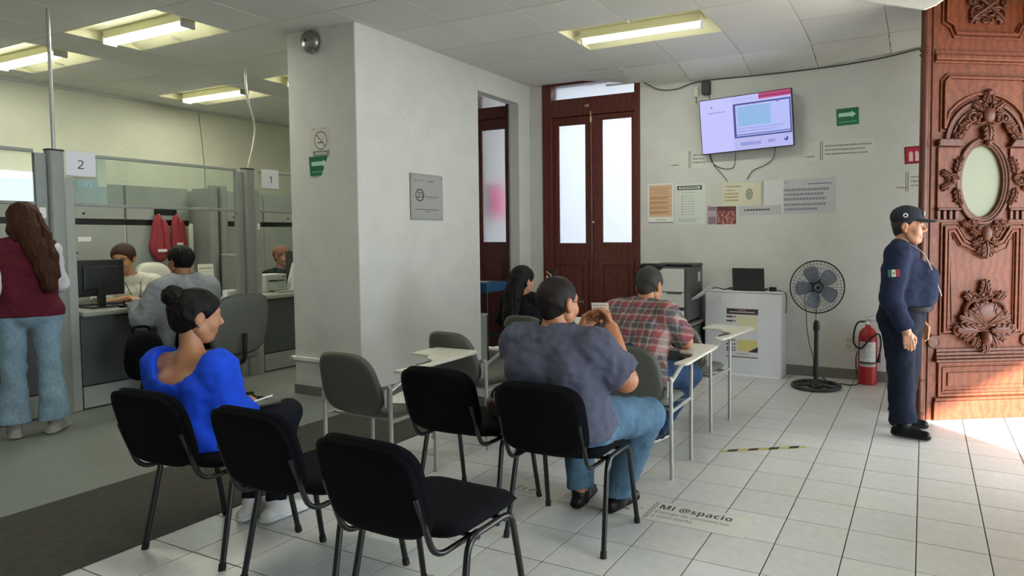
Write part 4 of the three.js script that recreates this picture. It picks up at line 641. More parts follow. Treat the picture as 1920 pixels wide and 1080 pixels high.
  wire([[-2.14, 2.36], [-2.09, 2.24], [-1.98, 2.18], [-1.87, 2.185], [-1.84, 2.34]], 'looped wire under the left corner of the television'); wire([[-2.13, 2.36], [-2.08, 2.22], [-2.0, 2.13], [-1.93, 2.04]], 'wire running down left to the cream banner'); wire([[-1.42, 2.38], [-1.44, 2.27], [-1.52, 2.2], [-1.66, 2.14], [-1.72, 2.05]], 'wire running from the television down to the banner top');
  wire([[-2.285, 2.97], [-2.285, 2.9]], 'short wire from junction box to television'); wire([[-2.15, 2.99], [-2.12, 2.92], [-2.1, 2.9]], 'short wire from small speaker to television');
  single('wire', tube([[-2.9, 3.19, ZB + 0.02], [-2.7, 3.09, ZB + 0.03], [-2.5, 3.08, ZB + 0.03], [-2.3, 3.13, ZB + 0.02], [-1.6, 3.135, ZB + 0.012], [-0.9, 3.14, ZB + 0.012], [-0.4, 3.17, ZB + 0.012], [-0.05, 3.22, ZB + 0.012]], 0.006, 60, 6), mat(0x3c3d3c), 'long dark wire along the top of the back wall', 'wire');
  single('wire', tube([[XL + 0.01, 3.25, -6.0], [XL + 0.012, 2.9, -6.03], [XL + 0.012, 2.4, -6.06], [XL + 0.012, 1.9, -6.05]], 0.005, 30, 6), mat(0x7c7c72), 'thin wire running down the cream booth wall', 'wire');
}
{ // floor graphics
  const d = printed('floor_decal', 0.7, 0.245, 900, (g, W, H) => {
    g.fillStyle = '#8c8b86'; g.beginPath(); g.ellipse(60, 210, 26, 14, 0.3, 0, 7); g.fill(); g.beginPath(); g.ellipse(150, 160, 12, 8, 0, 0, 7); g.fill(); g.fillStyle = '#4a4946'; g.fillRect(208, 20, 6, H - 40); g.fillRect(226, 20, 6, H - 40);
    g.fillStyle = '#2c2c2b'; g.font = 'bold 96px sans-serif'; g.fillText('Mi @spacio', 250, 116); g.fillStyle = '#4c4b48'; g.font = '50px sans-serif'; g.fillText('Entrega de constancias', 250, 186); g.fillText('y contraseña', 250, 250); g.strokeStyle = '#b8b6ae'; g.lineWidth = 4; g.strokeRect(3, 3, W - 6, H - 6);
  }, 'white floor decal lettered Mi @spacio', 'decal', [-1.108, 0.001, -3.14], [-Math.PI / 2, 0, 0.0], '#cfcec6', null, 0.4, 0.001);
  const d2 = printed('floor_decal', 0.5, 0.2, 400, (g, W, H) => { g.fillStyle = '#55544f'; g.fillRect(150, 60, 5, 90); g.fillRect(162, 60, 5, 90); g.font = 'bold 44px sans-serif'; g.fillText('S @r', 180, 110); lines(g, 180, 126, 130, 1, 10, 8, '#77766f', 0); }, 'worn floor decal between the front chair legs', 'decal', [-2.05, 0.001, -3.12], [-Math.PI / 2, 0, 0], '#c9c8be', null, 0.4, 0.001);
  const tp = thing('hazard_tape', 'yellow and black striped tape on the floor', 'tape', [-0.968, 0, -4.375], Math.atan2(0.328, 0.5));
  part('tape_strip', bx(-0.3, 0.3, 0, 0.0014, -0.022, 0.022, 0), mat(0xbdb56a, { roughness: 0.5, map: texMottle }), tp); for (let k = 0; k < 4; k++) part('black_stripe', slab(poly([[-0.27 + k * 0.145, -0.022], [-0.2 + k * 0.145, -0.022], [-0.165 + k * 0.145, 0.022], [-0.235 + k * 0.145, 0.022]]), 0.0006, 0).rotateX(-Math.PI / 2).translate(0, 0.0014, 0), M.black, tp);
}
{ // stand with laptop: a white covered box
  const b = thing('laptop_stand', 'white covered stand with a notice on its front', 'stand', [-1.69, 0, -6.74]);
  part('cover', bx(-0.4, 0.4, 0.0, 0.868, -0.14, 0.14, 0.012, 2), mat(0xdedee4, { roughness: 0.7, map: texMottle }), b); part('top_board', bx(-0.41, 0.41, 0.868, 0.882, -0.145, 0.147, 0.004), mat(0xd4d4d8, { roughness: 0.5 }), b); part('kick_strip', bx(-0.39, 0.39, 0, 0.02, 0.13, 0.142, 0.003), M.white, b);
  printed('notice', 0.33, 0.52, 256, (g, W, H) => { g.fillStyle = '#3c2a2c'; g.fillRect(0, 0, W, 46); lines(g, 90, 8, 70, 1, 10, 6, '#c9b9b0', 0); lines(g, 24, 22, W - 50, 1, 10, 10, '#c9b9b0', 0); for (const y of [60, 94, 250, 282, 310, 330]) { g.fillStyle = '#4b4246'; g.fillRect(0, y, 52, 13); g.fillRect(60, y, 14, 10); } g.fillStyle = '#d6d1ac'; g.fillRect(90, 56, W - 100, 120); g.fillStyle = '#cfc27a'; g.fillRect(90, 250, W - 96, 90); g.fillStyle = '#2f2a2b'; g.beginPath(); g.moveTo(W, 300); g.lineTo(W, 346); g.lineTo(W - 80, 346); g.fill(); g.fillStyle = '#58504c'; g.fillRect(0, 385, W, 8); lines(g, 80, 362, 100, 1, 8, 5, '#77706c'); }, null, null, [0.0, 0.44, 0.1412], [0, 0, 0], '#cfcdd0', b);
  const l = thing('laptop', 'dark laptop seen from behind on the white stand', 'laptop', [-1.64, 0.882, -6.72], 0.02); part('lid', slab(roundRect(-0.165, 0, 0.165, 0.225, 0.012), 0.01, 0.002).rotateX(0.16).translate(0, 0.016, 0.06), mat(0x2a2a2b, { roughness: 0.4 }), l); part('base', bx(-0.165, 0.165, 0.002, 0.018, -0.12, 0.07, 0.005), mat(0x222223), l);
  single('power_adapter', bx(-1.435, -1.365, 0.883, 0.925, -6.74, -6.68, 0.006), M.blackPlastic, 'black power block right of the laptop', 'adapter');
  single('cable', tube([[-2.06, 0.888, -6.68], [-1.98, 0.905, -6.66], [-1.9, 0.888, -6.7], [-1.83, 0.91, -6.69], [-1.78, 0.888, -6.72], [-1.9, 0.89, -6.76]], 0.006, 40, 6), mat(0x3a3a3a), 'tangled cable left of the laptop', 'cable'); single('cable', tube([[-1.43, 0.888, -6.72], [-1.34, 0.892, -6.7], [-1.275, 0.87, -6.7], [-1.262, 0.76, -6.71], [-1.272, 0.66, -6.73]], 0.005, 30, 6), mat(0x4a4a48), 'cable hanging over the right edge of the white stand', 'cable');
}
{ // laser printer on its stand
  const s = thing('printer_table', 'dark printer table beside the white stand', 'table', [-2.45, 0, -6.45]); part('top', bx(-0.3, 0.33, 0.53, 0.565, -0.32, 0.3, 0.006), M.base, s); part('shelf', bx(-0.28, 0.31, 0.2, 0.225, -0.3, 0.28, 0.004), M.base, s); for (const x of [-0.27, 0.3]) for (const z of [-0.28, 0.26]) part('leg', bx(x - 0.018, x + 0.018, 0, 0.53, z - 0.018, z + 0.018, 0.003), M.blackPlastic, s); part('drawer', bx(-0.25, 0.28, 0.24, 0.5, -0.25, 0.27, 0.006), mat(0x6d6e6c), s);
  const p = thing('laser_printer', 'large grey and white laser printer on the dark table', 'printer', [-2.43, 0.565, -6.45], 0); const dk = mat(0x4a4b4c, { roughness: 0.5 }), wh = mat(0xc9cbc9, { roughness: 0.45 });
  part('chassis', bx(-0.24, 0.28, 0.02, 0.57, -0.25, 0.23, 0.012, 2), dk, p); part('front_cover', slab(poly([[-0.23, 0.32], [0.24, 0.32], [0.24, 0.555], [0.02, 0.555], [-0.05, 0.52], [-0.23, 0.52]]), 0.025, 0.005).translate(0, 0, 0.222), wh, p); part('paper_drawer', bx(-0.23, 0.24, 0.165, 0.312, 0.222, 0.247, 0.006, 2), wh, p); part('paper_drawer', bx(-0.23, 0.24, 0.03, 0.13, 0.222, 0.247, 0.006, 2), wh, p); part('drawer_grip', bx(0.06, 0.22, 0.298, 0.315, 0.235, 0.251, 0.003), dk, p); part('top_cover', [bx(-0.25, 0.0, 0.555, 0.59, -0.1, 0.25, 0.01, 2), bx(-0.15, 0.285, 0.57, 0.6, -0.25, 0.1, 0.01, 2)], M.blackPlastic, p); part('control_panel', bx(-0.23, -0.06, 0.588, 0.605, 0.08, 0.24, 0.006), mat(0x2b2d30, { roughness: 0.2 }), p);
  printed('side_label', 0.07, 0.1, 48, (g, W, H) => { lines(g, 6, 8, W - 12, 5, 10, 4, '#888'); }, null, null, [0.2815, 0.46, -0.13], [0, Math.PI / 2, 0], '#c9cbc9', p); part('emblem', bx(-0.05, -0.03, 0.44, 0.47, 0.247, 0.2485, 0), dk, p); part('feet', [[-0.24, 0.2], [0.24, 0.2], [-0.24, -0.2], [0.24, -0.2]].map(([x, z]) => cyl([x, 0, z], [x, 0.022, z], 0.02)), M.rubber, p);
  part('side_tray', at(slab(roundRect(0, -0.12, 0.26, 0.12, 0.01), 0.012, 0.003).rotateX(Math.PI / 2), 0.275, 0.24, 0.02, 0, 0, 0.62), wh, p);
}
{ // pedestal fan
  const f = thing('pedestal_fan', 'black pedestal fan with round wire grille', 'fan', [-0.92, 0, -6.4]);
  const base = [new THREE.TorusGeometry(0.215, 0.022, 10, 48).scale(1, 1, 0.7).rotateX(Math.PI / 2).translate(0, 0.018, 0), lathe([[0.0, 0.075], [0.03, 0.07], [0.045, 0.045], [0.07, 0.03], [0.072, 0.006], [0, 0.006]], 24)]; for (let k = 0; k < 5; k++) { const a = k / 5 * Math.PI * 2 + 0.3; base.push(cyl([Math.cos(a) * 0.05, 0.03, Math.sin(a) * 0.05], [Math.cos(a) * 0.21, 0.02, Math.sin(a) * 0.21], 0.02, 0.016)); }
  part('base', base, M.blackPlastic, f); part('lower_pole', cyl([0, 0.05, 0], [0, 0.58, 0], 0.021, 0.021, 16), M.blackPlastic, f); part('collar', lathe([[0.02, 0.54], [0.031, 0.55], [0.031, 0.6], [0.02, 0.64], [0.012, 0.645]], 18), M.blackPlastic, f); part('upper_pole', cyl([0, 0.6, 0], [0, 0.88, 0], 0.012, 0.012, 12), M.steel, f);
  const h = new THREE.Group(); h.name = 'fan_head'; h.position.set(0, 0.965, 0); h.rotation.set(0, 0.25, 0); f.add(h);
  part('motor', [lathe([[0, -0.11], [0.055, -0.105], [0.075, -0.06], [0.075, 0.0], [0.05, 0.02], [0, 0.02]], 24).rotateX(Math.PI / 2).translate(0, 0, -0.04), cyl([0, -0.08, -0.06], [0, -0.04, -0.06], 0.03)], M.blackPlastic, h);
  const wires = []; for (const s of [-1, 1]) { for (const [r, z] of [[0.045, 0.075], [0.09, 0.072], [0.135, 0.064], [0.18, 0.05], [0.22, 0.03]]) wires.push(new THREE.TorusGeometry(r, 0.0012, 5, 40).translate(0, 0, s * z + 0.03)); for (let k = 0; k < 44; k++) { const a = k / 44 * Math.PI * 2, c = Math.cos(a), q = Math.sin(a); const P = [[0.045, 0.075], [0.12, 0.068], [0.19, 0.047], [0.245, 0.004]].map(([r, z]) => [c * r, q * r, s * z + 0.03]); for (let i = 0; i < 3; i++) wires.push(cyl(P[i], P[i + 1], 0.0013, 0.0013, 4)); } }
  part('grille_wires', wires, mat(0x3a3d42, { roughness: 0.4 }), h).userData.kind = 'stuff'; part('grille_rim', new THREE.TorusGeometry(0.248, 0.0065, 8, 64).translate(0, 0, 0.03), M.blackPlastic, h); part('centre_badge', [cyl([0, 0, 0.1], [0, 0, 0.11], 0.04, 0.038, 24)], M.black, h); part('badge_ring', new THREE.TorusGeometry(0.026, 0.004, 6, 24).translate(0, 0, 0.111), mat(0x8a8d92), h);
  const bl = phys(0x9aa3b4, { roughness: 0.3, transmission: 0.45, thickness: 0 }); for (let k = 0; k < 5; k++) { const a = k / 5 * Math.PI * 2 + 0.4; const g = bentPad(0.15, 0.155, 0.006, 2.6, (x, y, z) => [x * (0.7 + (y + 0.08) * 2.2), y + 0.128, z + x * 0.35]); g.rotateZ(a); part('blade', g.translate(0, 0, 0.03), bl, h); } part('blade_hub', cyl([0, 0, -0.02], [0, 0, 0.05], 0.04, 0.034, 20), M.blackPlastic, h);
  part('cord', tube([[-0.05, 0.93, -0.08], [-0.12, 0.86, -0.06], [-0.1, 0.72, -0.02], [-0.085, 0.55, 0.0], [-0.06, 0.4, 0.0], [-0.025, 0.27, 0.0], [-0.024, 0.1, 0.02]], 0.004, 50, 6), M.black, f);
  single('wire', tube([[-0.86, 0.09, -6.45], [-0.8, 0.02, -6.5], [-0.72, 0.006, -6.62], [-0.62, 0.006, -6.6], [-0.56, 0.01, -6.72], [-0.6, 0.1, -6.885], [-0.6, 0.25, -6.886], [-0.55, 0.36, -6.885], [-0.52, 0.42, -6.88]], 0.005, 60, 6), mat(0x2e2f2f), 'dark mains wire from the fan to the wall', 'wire');
  const o = thing('wall_outlet', 'cream wall outlet plate behind the fan', 'outlet', [-0.672, 0.365, ZB]); part('plate', bx(-0.06, 0.06, -0.075, 0.075, 0, 0.01, 0.004), mat(0xcac8b8), o); for (const y of [-0.03, 0.03]) part('socket', bx(-0.022, 0.022, y - 0.018, y + 0.018, 0.01, 0.013, 0.002), mat(0xb0ae9f), o);
}
{ // fire extinguisher
  const e = thing('fire_extinguisher', 'red fire extinguisher on the floor behind the guard', 'extinguisher', [-0.485, 0, -6.77]);
  part('cylinder', lathe([[0.0, 0.0], [0.082, 0.0], [0.088, 0.008], [0.088, 0.46], [0.08, 0.505], [0.055, 0.54], [0.028, 0.556], [0.024, 0.58], [0, 0.58]], 36), M.red, e);
  { const g = new THREE.CylinderGeometry(0.0888, 0.0888, 0.24, 30, 1, true, -0.9, 1.9).translate(0, 0.3, 0); const tx = print(0.17, 0.24, 160, (c, W, H) => { c.fillStyle = '#3a3d40'; c.fillRect(0, H - 44, W, 22); for (let k = 0; k < 6; k++) { c.strokeStyle = '#8a8c90'; c.lineWidth = 3; c.strokeRect(20 + (k % 3) * 44, 50 + Math.floor(k / 3) * 50, 32, 38); } lines(c, 16, 14, W - 40, 3, 11, 5, '#83868a'); lines(c, 12, H - 16, W - 24, 1, 8, 6, '#55585c', 0); }, '#d3d3d4'); part('instruction_label', g, mat(0xffffff, { map: tx, roughness: 0.4 }), e, 'white instruction label'); }
  part('valve', [cyl([0, 0.57, 0], [0, 0.62, 0], 0.024, 0.02, 16), bx(-0.03, 0.03, 0.6, 0.625, -0.015, 0.015, 0.004)], M.steel, e); part('handle', [at(cb(0.13, 0.006, 0.022, 0.05, 0, 0), 0, 0.63, 0, 0, 0, -0.1), at(cb(0.14, 0.006, 0.022, 0.05, 0, 0), 0, 0.652, 0, 0, 0, 0.3)], M.steel, e); part('gauge', cyl([0, 0.6, 0.018], [0, 0.6, 0.032], 0.016, 0.016, 16), M.white, e);
  part('hose', tube([[-0.03, 0.61, 0], [-0.09, 0.6, 0.02], [-0.125, 0.5, 0.04], [-0.12, 0.39, 0.06], [-0.06, 0.355, 0.09], [0.0, 0.42, 0.1], [0.055, 0.475, 0.09], [0.1, 0.5, 0.05], [0.12, 0.42, 0.03], [0.11, 0.3, 0.03]], 0.009, 60, 8), M.black, e); part('nozzle', cyl([0.11, 0.3, 0.03], [0.1, 0.22, 0.035], 0.011, 0.02, 12), M.black, e);
}
{ // alcove table, bag, papers
  const lc = thing('low_cabinet', 'low grey cabinet in the alcove below the blue table', 'cabinet', [-4.72, 0, -5.92]); part('cabinet_body', bx(-0.24, 0.26, 0.02, 0.57, -0.07, 0.04, 0.006), M.boothGrey, lc); part('top', bx(-0.25, 0.27, 0.57, 0.59, -0.075, 0.05, 0.004), M.boothLight, lc); for (const x of [-0.23, 0.02]) { const d = part('door', bx(x + 0.005, x + 0.24, 0.04, 0.55, 0.04, 0.052, 0.003), M.boothLight, lc); part('knob', cyl([x + 0.21, 0.4, 0.052], [x + 0.21, 0.4, 0.066], 0.008), M.black, d); }
  const t = thing('blue_table', 'small blue table in the alcove', 'table', [-4.66, 0, -6.2]); const bl = mat(0x1f4e72, { roughness: 0.5 }); part('top', bx(-0.3, 0.2, 0.82, 0.93, -0.2, 0.2, 0.01), bl, t); for (const x of [-0.27, 0.17]) for (const z of [-0.17, 0.17]) part('leg', cyl([x, 0, z], [x, 0.82, z], 0.016), M.blackSteel, t); part('shelf', bx(-0.28, 0.18, 0.3, 0.32, -0.18, 0.18, 0.004), M.blackPlastic, t);
  printed('paper_form', 0.21, 0.15, 64, (g, W, H) => lines(g, 6, 8, W - 14, 4, 9, 3, '#99a'), 'white sheet on the blue alcove table', 'paper', [-4.68, 0.932, -6.15], [-Math.PI / 2, 0, 0.2]);
  printed('paper_form', 0.21, 0.29, 64, (g, W, H) => lines(g, 6, 8, W - 14, 9, 9, 2, '#999'), 'white sheet lying on the grey seat', 'paper', [-2.86, 0.4675, -3.03], [-Math.PI / 2, 0, 0.3]);
  const b = thing('handbag', 'brown and black handbag on the black seat', 'bag', [-1.99, 0.482, -2.87], 0.5); part('bag_body', bentPad(0.26, 0.13, 0.12, 3, (x, y, z) => [x, y + 0.065 + 0.008 * Math.sin(x * 40), z]), mat(0x2c2019, { roughness: 0.45 }), b); part('flap', bentPad(0.2, 0.06, 0.128, 3, (x, y, z) => [x, y + 0.1, z]), mat(0x6b4a34, { roughness: 0.3 }), b); part('strap', tube([[-0.11, 0.1, 0], [-0.07, 0.17, 0.02], [0.05, 0.18, 0.02], [0.11, 0.1, 0]], 0.008, 24, 6), mat(0x2c2019), b);
}
// ---------------------------------------------------------------- people: joints with radii, blended into one surface and meshed
const v3 = { add: (a, b) => [a[0] + b[0], a[1] + b[1], a[2] + b[2]], sub: (a, b) => [a[0] - b[0], a[1] - b[1], a[2] - b[2]], mul: (a, k) => [a[0] * k, a[1] * k, a[2] * k], dot: (a, b) => a[0] * b[0] + a[1] * b[1] + a[2] * b[2], len: (a) => Math.hypot(a[0], a[1], a[2]), lerp: (a, b, t) => [a[0] + (b[0] - a[0]) * t, a[1] + (b[1] - a[1]) * t, a[2] + (b[2] - a[2]) * t], cross: (a, b) => [a[1] * b[2] - a[2] * b[1], a[2] * b[0] - a[0] * b[2], a[0] * b[1] - a[1] * b[0]] };
v3.unit = (a) => v3.mul(a, 1 / (v3.len(a) || 1));
const cap = (a, b, r0, r1 = r0, cut) => { const ab = v3.sub(b, a), l2 = v3.dot(ab, ab) || 1e-9; const f = (x, y, z) => { const px = x - a[0], py = y - a[1], pz = z - a[2]; let t = (px * ab[0] + py * ab[1] + pz * ab[2]) / l2; const tt = t; t = t < 0 ? 0 : t > 1 ? 1 : t; const dx = px - ab[0] * t, dy = py - ab[1] * t, dz = pz - ab[2] * t; let d = Math.sqrt(dx * dx + dy * dy + dz * dz) - (r0 + (r1 - r0) * t); if (cut) d = Math.max(d, (tt - 1) * Math.sqrt(l2)); return d; }; const R = Math.max(r0, r1); f.lo = [0, 1, 2].map((i) => Math.min(a[i], b[i]) - R); f.hi = [0, 1, 2].map((i) => Math.max(a[i], b[i]) + R); return f; };
const ell = (c, r, q) => { const m = q ? new THREE.Matrix3().setFromMatrix4(new THREE.Matrix4().makeRotationFromQuaternion(q).transpose()).elements : null; const f = (x, y, z) => { let a = x - c[0], b = y - c[1], d = z - c[2]; if (m) { const A = m[0] * a + m[3] * b + m[6] * d, B = m[1] * a + m[4] * b + m[7] * d, D = m[2] * a + m[5] * b + m[8] * d; a = A; b = B; d = D; } const k0 = Math.hypot(a / r[0], b / r[1], d / r[2]), k1 = Math.hypot(a / (r[0] * r[0]), b / (r[1] * r[1]), d / (r[2] * r[2])); return k1 < 1e-9 ? -Math.min(...r) : k0 * (k0 - 1) / k1; }; const R = Math.max(...r); f.lo = c.map((e) => e - R); f.hi = c.map((e) => e + R); return f; };
function blend(prims, k) { const f = (x, y, z) => { let d = 1e9; for (const p of prims) { const e = p(x, y, z), h = Math.max(k - Math.abs(d - e), 0) / k; d = Math.min(d, e) - h * h * k * 0.25; } return d; }; f.lo = [0, 1, 2].map((i) => Math.min(...prims.map((p) => p.lo[i]))); f.hi = [0, 1, 2].map((i) => Math.max(...prims.map((p) => p.hi[i]))); return f; }
const shape = (f, g) => { g.lo = f.lo; g.hi = f.hi; return g; };
function nets(f, h, colour) {                               // naive surface nets over the field's box
  const pad = 3 * h, lo = f.lo.map((e) => e - pad), n = f.hi.map((e, i) => Math.ceil((e + pad - lo[i]) / h) + 1), [nx, ny, nz] = n;
  const val = new Float32Array(nx * ny * nz).fill(1), B = 5, idx = (i, j, k) => i + nx * (j + ny * k);
  for (let k0 = 0; k0 < nz; k0 += B) for (let j0 = 0; j0 < ny; j0 += B) for (let i0 = 0; i0 < nx; i0 += B) {
    const m = (B - 1) / 2, d = f(lo[0] + (i0 + m) * h, lo[1] + (j0 + m) * h, lo[2] + (k0 + m) * h), far = Math.abs(d) > B * h * 1.25 + 0.012;
    for (let k = k0; k < Math.min(k0 + B, nz); k++) for (let j = j0; j < Math.min(j0 + B, ny); j++) for (let i = i0; i < Math.min(i0 + B, nx); i++) val[idx(i, j, k)] = far ? d : f(lo[0] + i * h, lo[1] + j * h, lo[2] + k * h);
  }
  const vid = new Int32Array(nx * ny * nz).fill(-1), pos = [], ind = [];
  for (let k = 0; k < nz - 1; k++) for (let j = 0; j < ny - 1; j++) for (let i = 0; i < nx - 1; i++) {
    let mask = 0; const c = []; for (let q = 0; q < 8; q++) { const v = val[idx(i + (q & 1), j + (q >> 1 & 1), k + (q >> 2))]; c.push(v); if (v < 0) mask |= 1 << q; }
    if (!mask || mask === 255) continue;
    let x = 0, y = 0, z = 0, m = 0;
    for (let a = 0; a < 8; a++) for (const bit of [1, 2, 4]) { if (a & bit) continue; const b = a | bit; if ((c[a] < 0) === (c[b] < 0)) continue; const t = c[a] / (c[a] - c[b]); x += (a & 1) + (bit === 1 ? t : 0); y += (a >> 1 & 1) + (bit === 2 ? t : 0); z += (a >> 2) + (bit === 4 ? t : 0); m++; }
    vid[idx(i, j, k)] = pos.length / 3; pos.push(lo[0] + (i + x / m) * h, lo[1] + (j + y / m) * h, lo[2] + (k + z / m) * h);
  }
  const quad = (a, b, c, d, flip) => { if (a < 0 || b < 0 || c < 0 || d < 0) return; flip ? ind.push(a, c, b, b, c, d) : ind.push(a, b, c, b, d, c); };
  for (let k = 1; k < nz - 1; k++) for (let j = 1; j < ny - 1; j++) for (let i = 1; i < nx - 1; i++) {
    const s = val[idx(i, j, k)] < 0;
    if (s !== val[idx(i + 1, j, k)] < 0) quad(vid[idx(i, j - 1, k - 1)], vid[idx(i, j, k - 1)], vid[idx(i, j - 1, k)], vid[idx(i, j, k)], !s);
    if (s !== val[idx(i, j + 1, k)] < 0) quad(vid[idx(i - 1, j, k - 1)], vid[idx(i, j, k - 1)], vid[idx(i - 1, j, k)], vid[idx(i, j, k)], s);
    if (s !== val[idx(i, j, k + 1)] < 0) quad(vid[idx(i - 1, j - 1, k)], vid[idx(i, j - 1, k)], vid[idx(i - 1, j, k)], vid[idx(i, j, k)], !s);
  }
  const g = new THREE.BufferGeometry(); g.setAttribute('position', new THREE.Float32BufferAttribute(pos, 3)); g.setIndex(ind); g.computeVertexNormals();
  const N = pos.length / 3, col = new Float32Array(N * 3), uv = new Float32Array(N * 2);
  for (let i = 0; i < N; i++) { const c = colour ? colour(pos[3 * i], pos[3 * i + 1], pos[3 * i + 2]) : [1, 1, 1]; col[3 * i] = c[0]; col[3 * i + 1] = c[1]; col[3 * i + 2] = c[2]; uv[2 * i] = pos[3 * i] + pos[3 * i + 2] * 0.7; uv[2 * i + 1] = pos[3 * i + 1]; }
  g.setAttribute('color', new THREE.BufferAttribute(col, 3)); g.setAttribute('uv', new THREE.BufferAttribute(uv, 2)); return g;
}
const lin = (hex) => new THREE.Color(hex).toArray();
const SKIN = mat(0xffffff, { roughness: 0.5, vertexColors: true }), HAIR = (hex) => phys(hex, { roughness: 0.6, specularIntensity: 0.35 });
const CLOTH = (o = {}) => phys(0xffffff, { roughness: 0.9, specularIntensity: 0.3, vertexColors: true, bumpMap: texWeave, bumpScale: 0.0008, ...o });
const EYE = mat(0xb5aca4, { roughness: 0.25 }), IRIS = mat(0x22140c, { roughness: 0.15 });

function headSDF(o) {                                       // in head space: centre of the head, facing -z
  const w = o.w ?? 1;
  const base = blend([ell([0, 0.028, 0.012], [0.075 * w, 0.087, 0.095]), ell([0, -0.045, -0.02], [0.057 * w, 0.076, 0.07]), cap([0, -0.098, -0.058], [0, -0.096, -0.064], 0.022), cap([-0.03, 0.02, -0.072], [0.03, 0.02, -0.072], 0.018), cap([-0.037 * w, -0.03, -0.056], [-0.037 * w, -0.035, -0.058], 0.026), cap([0.037 * w, -0.03, -0.056], [0.037 * w, -0.035, -0.058], 0.026), cap([-0.05 * w, -0.06, -0.005], [-0.025, -0.097, -0.045], 0.018), cap([0.05 * w, -0.06, -0.005], [0.025, -0.097, -0.045], 0.018)], 0.025);
  const detail = blend([base, cap([0, 0.01, -0.09], [0, -0.022, -0.108], 0.008, 0.0125), cap([-0.011, -0.03, -0.094], [0.011, -0.03, -0.094], 0.009), cap([-0.02, -0.06, -0.084], [0.02, -0.06, -0.084], 0.0065), cap([-0.017, -0.071, -0.083], [0.017, -0.071, -0.083], 0.0075), ...[-1, 1].flatMap((s) => [ell([s * 0.079 * w, -0.006, 0.016], [0.011, 0.032, 0.02]), cap([s * 0.074 * w, -0.036, 0.01], [s * 0.075 * w, -0.034, 0.01], 0.009)])], 0.008);
  const sock = [-1, 1].map((s) => ell([s * 0.031, 0.003, -0.1], [0.017, 0.011, 0.02])), conch = [-1, 1].map((s) => ell([s * 0.09 * w, -0.002, 0.012], [0.007, 0.018, 0.01]));
  const f = (x, y, z) => { let d = detail(x, y, z); for (const s of sock) { const e = -s(x, y, z), k = 0.012, h = Math.max(k - Math.abs(d - e), 0) / k; d = Math.max(d, e) + h * h * k * 0.25; } for (const s of conch) d = Math.max(d, -s(x, y, z)); return d; };
  return shape(detail, f);
}
const headCache = {};
function place(g, m4) { const c = g.clone(); c.applyMatrix4(m4); return c; }
function frameOf(p, yaw = 0, pitch = 0, roll = 0, k = 1) { return new THREE.Matrix4().compose(V(...p), new THREE.Quaternion().setFromEuler(new THREE.Euler(pitch, yaw, roll, 'YXZ')), V(k, k, k)); }
function handGeo(w, dir, palm, side, curl, spread, skin, s = 1) {   // w wrist, dir towards the fingers, palm outward normal of the palm, side +1 right hand
  const d = v3.unit(dir); let n = v3.sub(palm, v3.mul(d, v3.dot(palm, d))); n = v3.unit(n); let l = v3.mul(v3.cross(d, n), side);   // l points to the thumb
  const prims = [], P = (a, b, c) => v3.add(w, v3.add(v3.mul(d, a * s), v3.add(v3.mul(l, b * s), v3.mul(n, c * s))));
  const rot = (a) => [Math.cos(a), Math.sin(a)]; const lens = [0.9, 1.0, 0.95, 0.76];
  for (let i = 0; i < 4; i++) { const b = 0.03 - i * 0.0195, kn = [0.088 - Math.abs(i - 1) * 0.004, b, -0.004]; prims.push(cap(P(0.005, b * 0.55, 0), P(...kn), 0.0145 * s, 0.0115 * s)); let p = kn, a = 0; [0.043, 0.027, 0.021].forEach((L, q) => { a += curl[Math.min(q, curl.length - 1)] * (1 + 0.06 * i); const [c, sn] = rot(a); const e = [p[0] + L * lens[i] * c, p[1] + spread * (1.5 - i) * 0.008, p[2] + L * lens[i] * sn]; prims.push(cap(P(...p), P(...e), (0.0098 - q * 0.0008) * s, (0.009 - q * 0.0009) * s)); p = e; }); }
  const t0 = [0.022, 0.028, 0.004], t1 = [0.055, 0.052, 0.018], t2 = [0.085, 0.05, 0.032], t3 = [0.107, 0.042, 0.04]; prims.push(cap(P(...t0), P(...t1), 0.0155 * s, 0.0115 * s), cap(P(...t1), P(...t2), 0.0112 * s, 0.01 * s), cap(P(...t2), P(...t3), 0.0098 * s, 0.0085 * s));
  return nets(blend(prims, 0.006), 0.0042, () => skin);
}
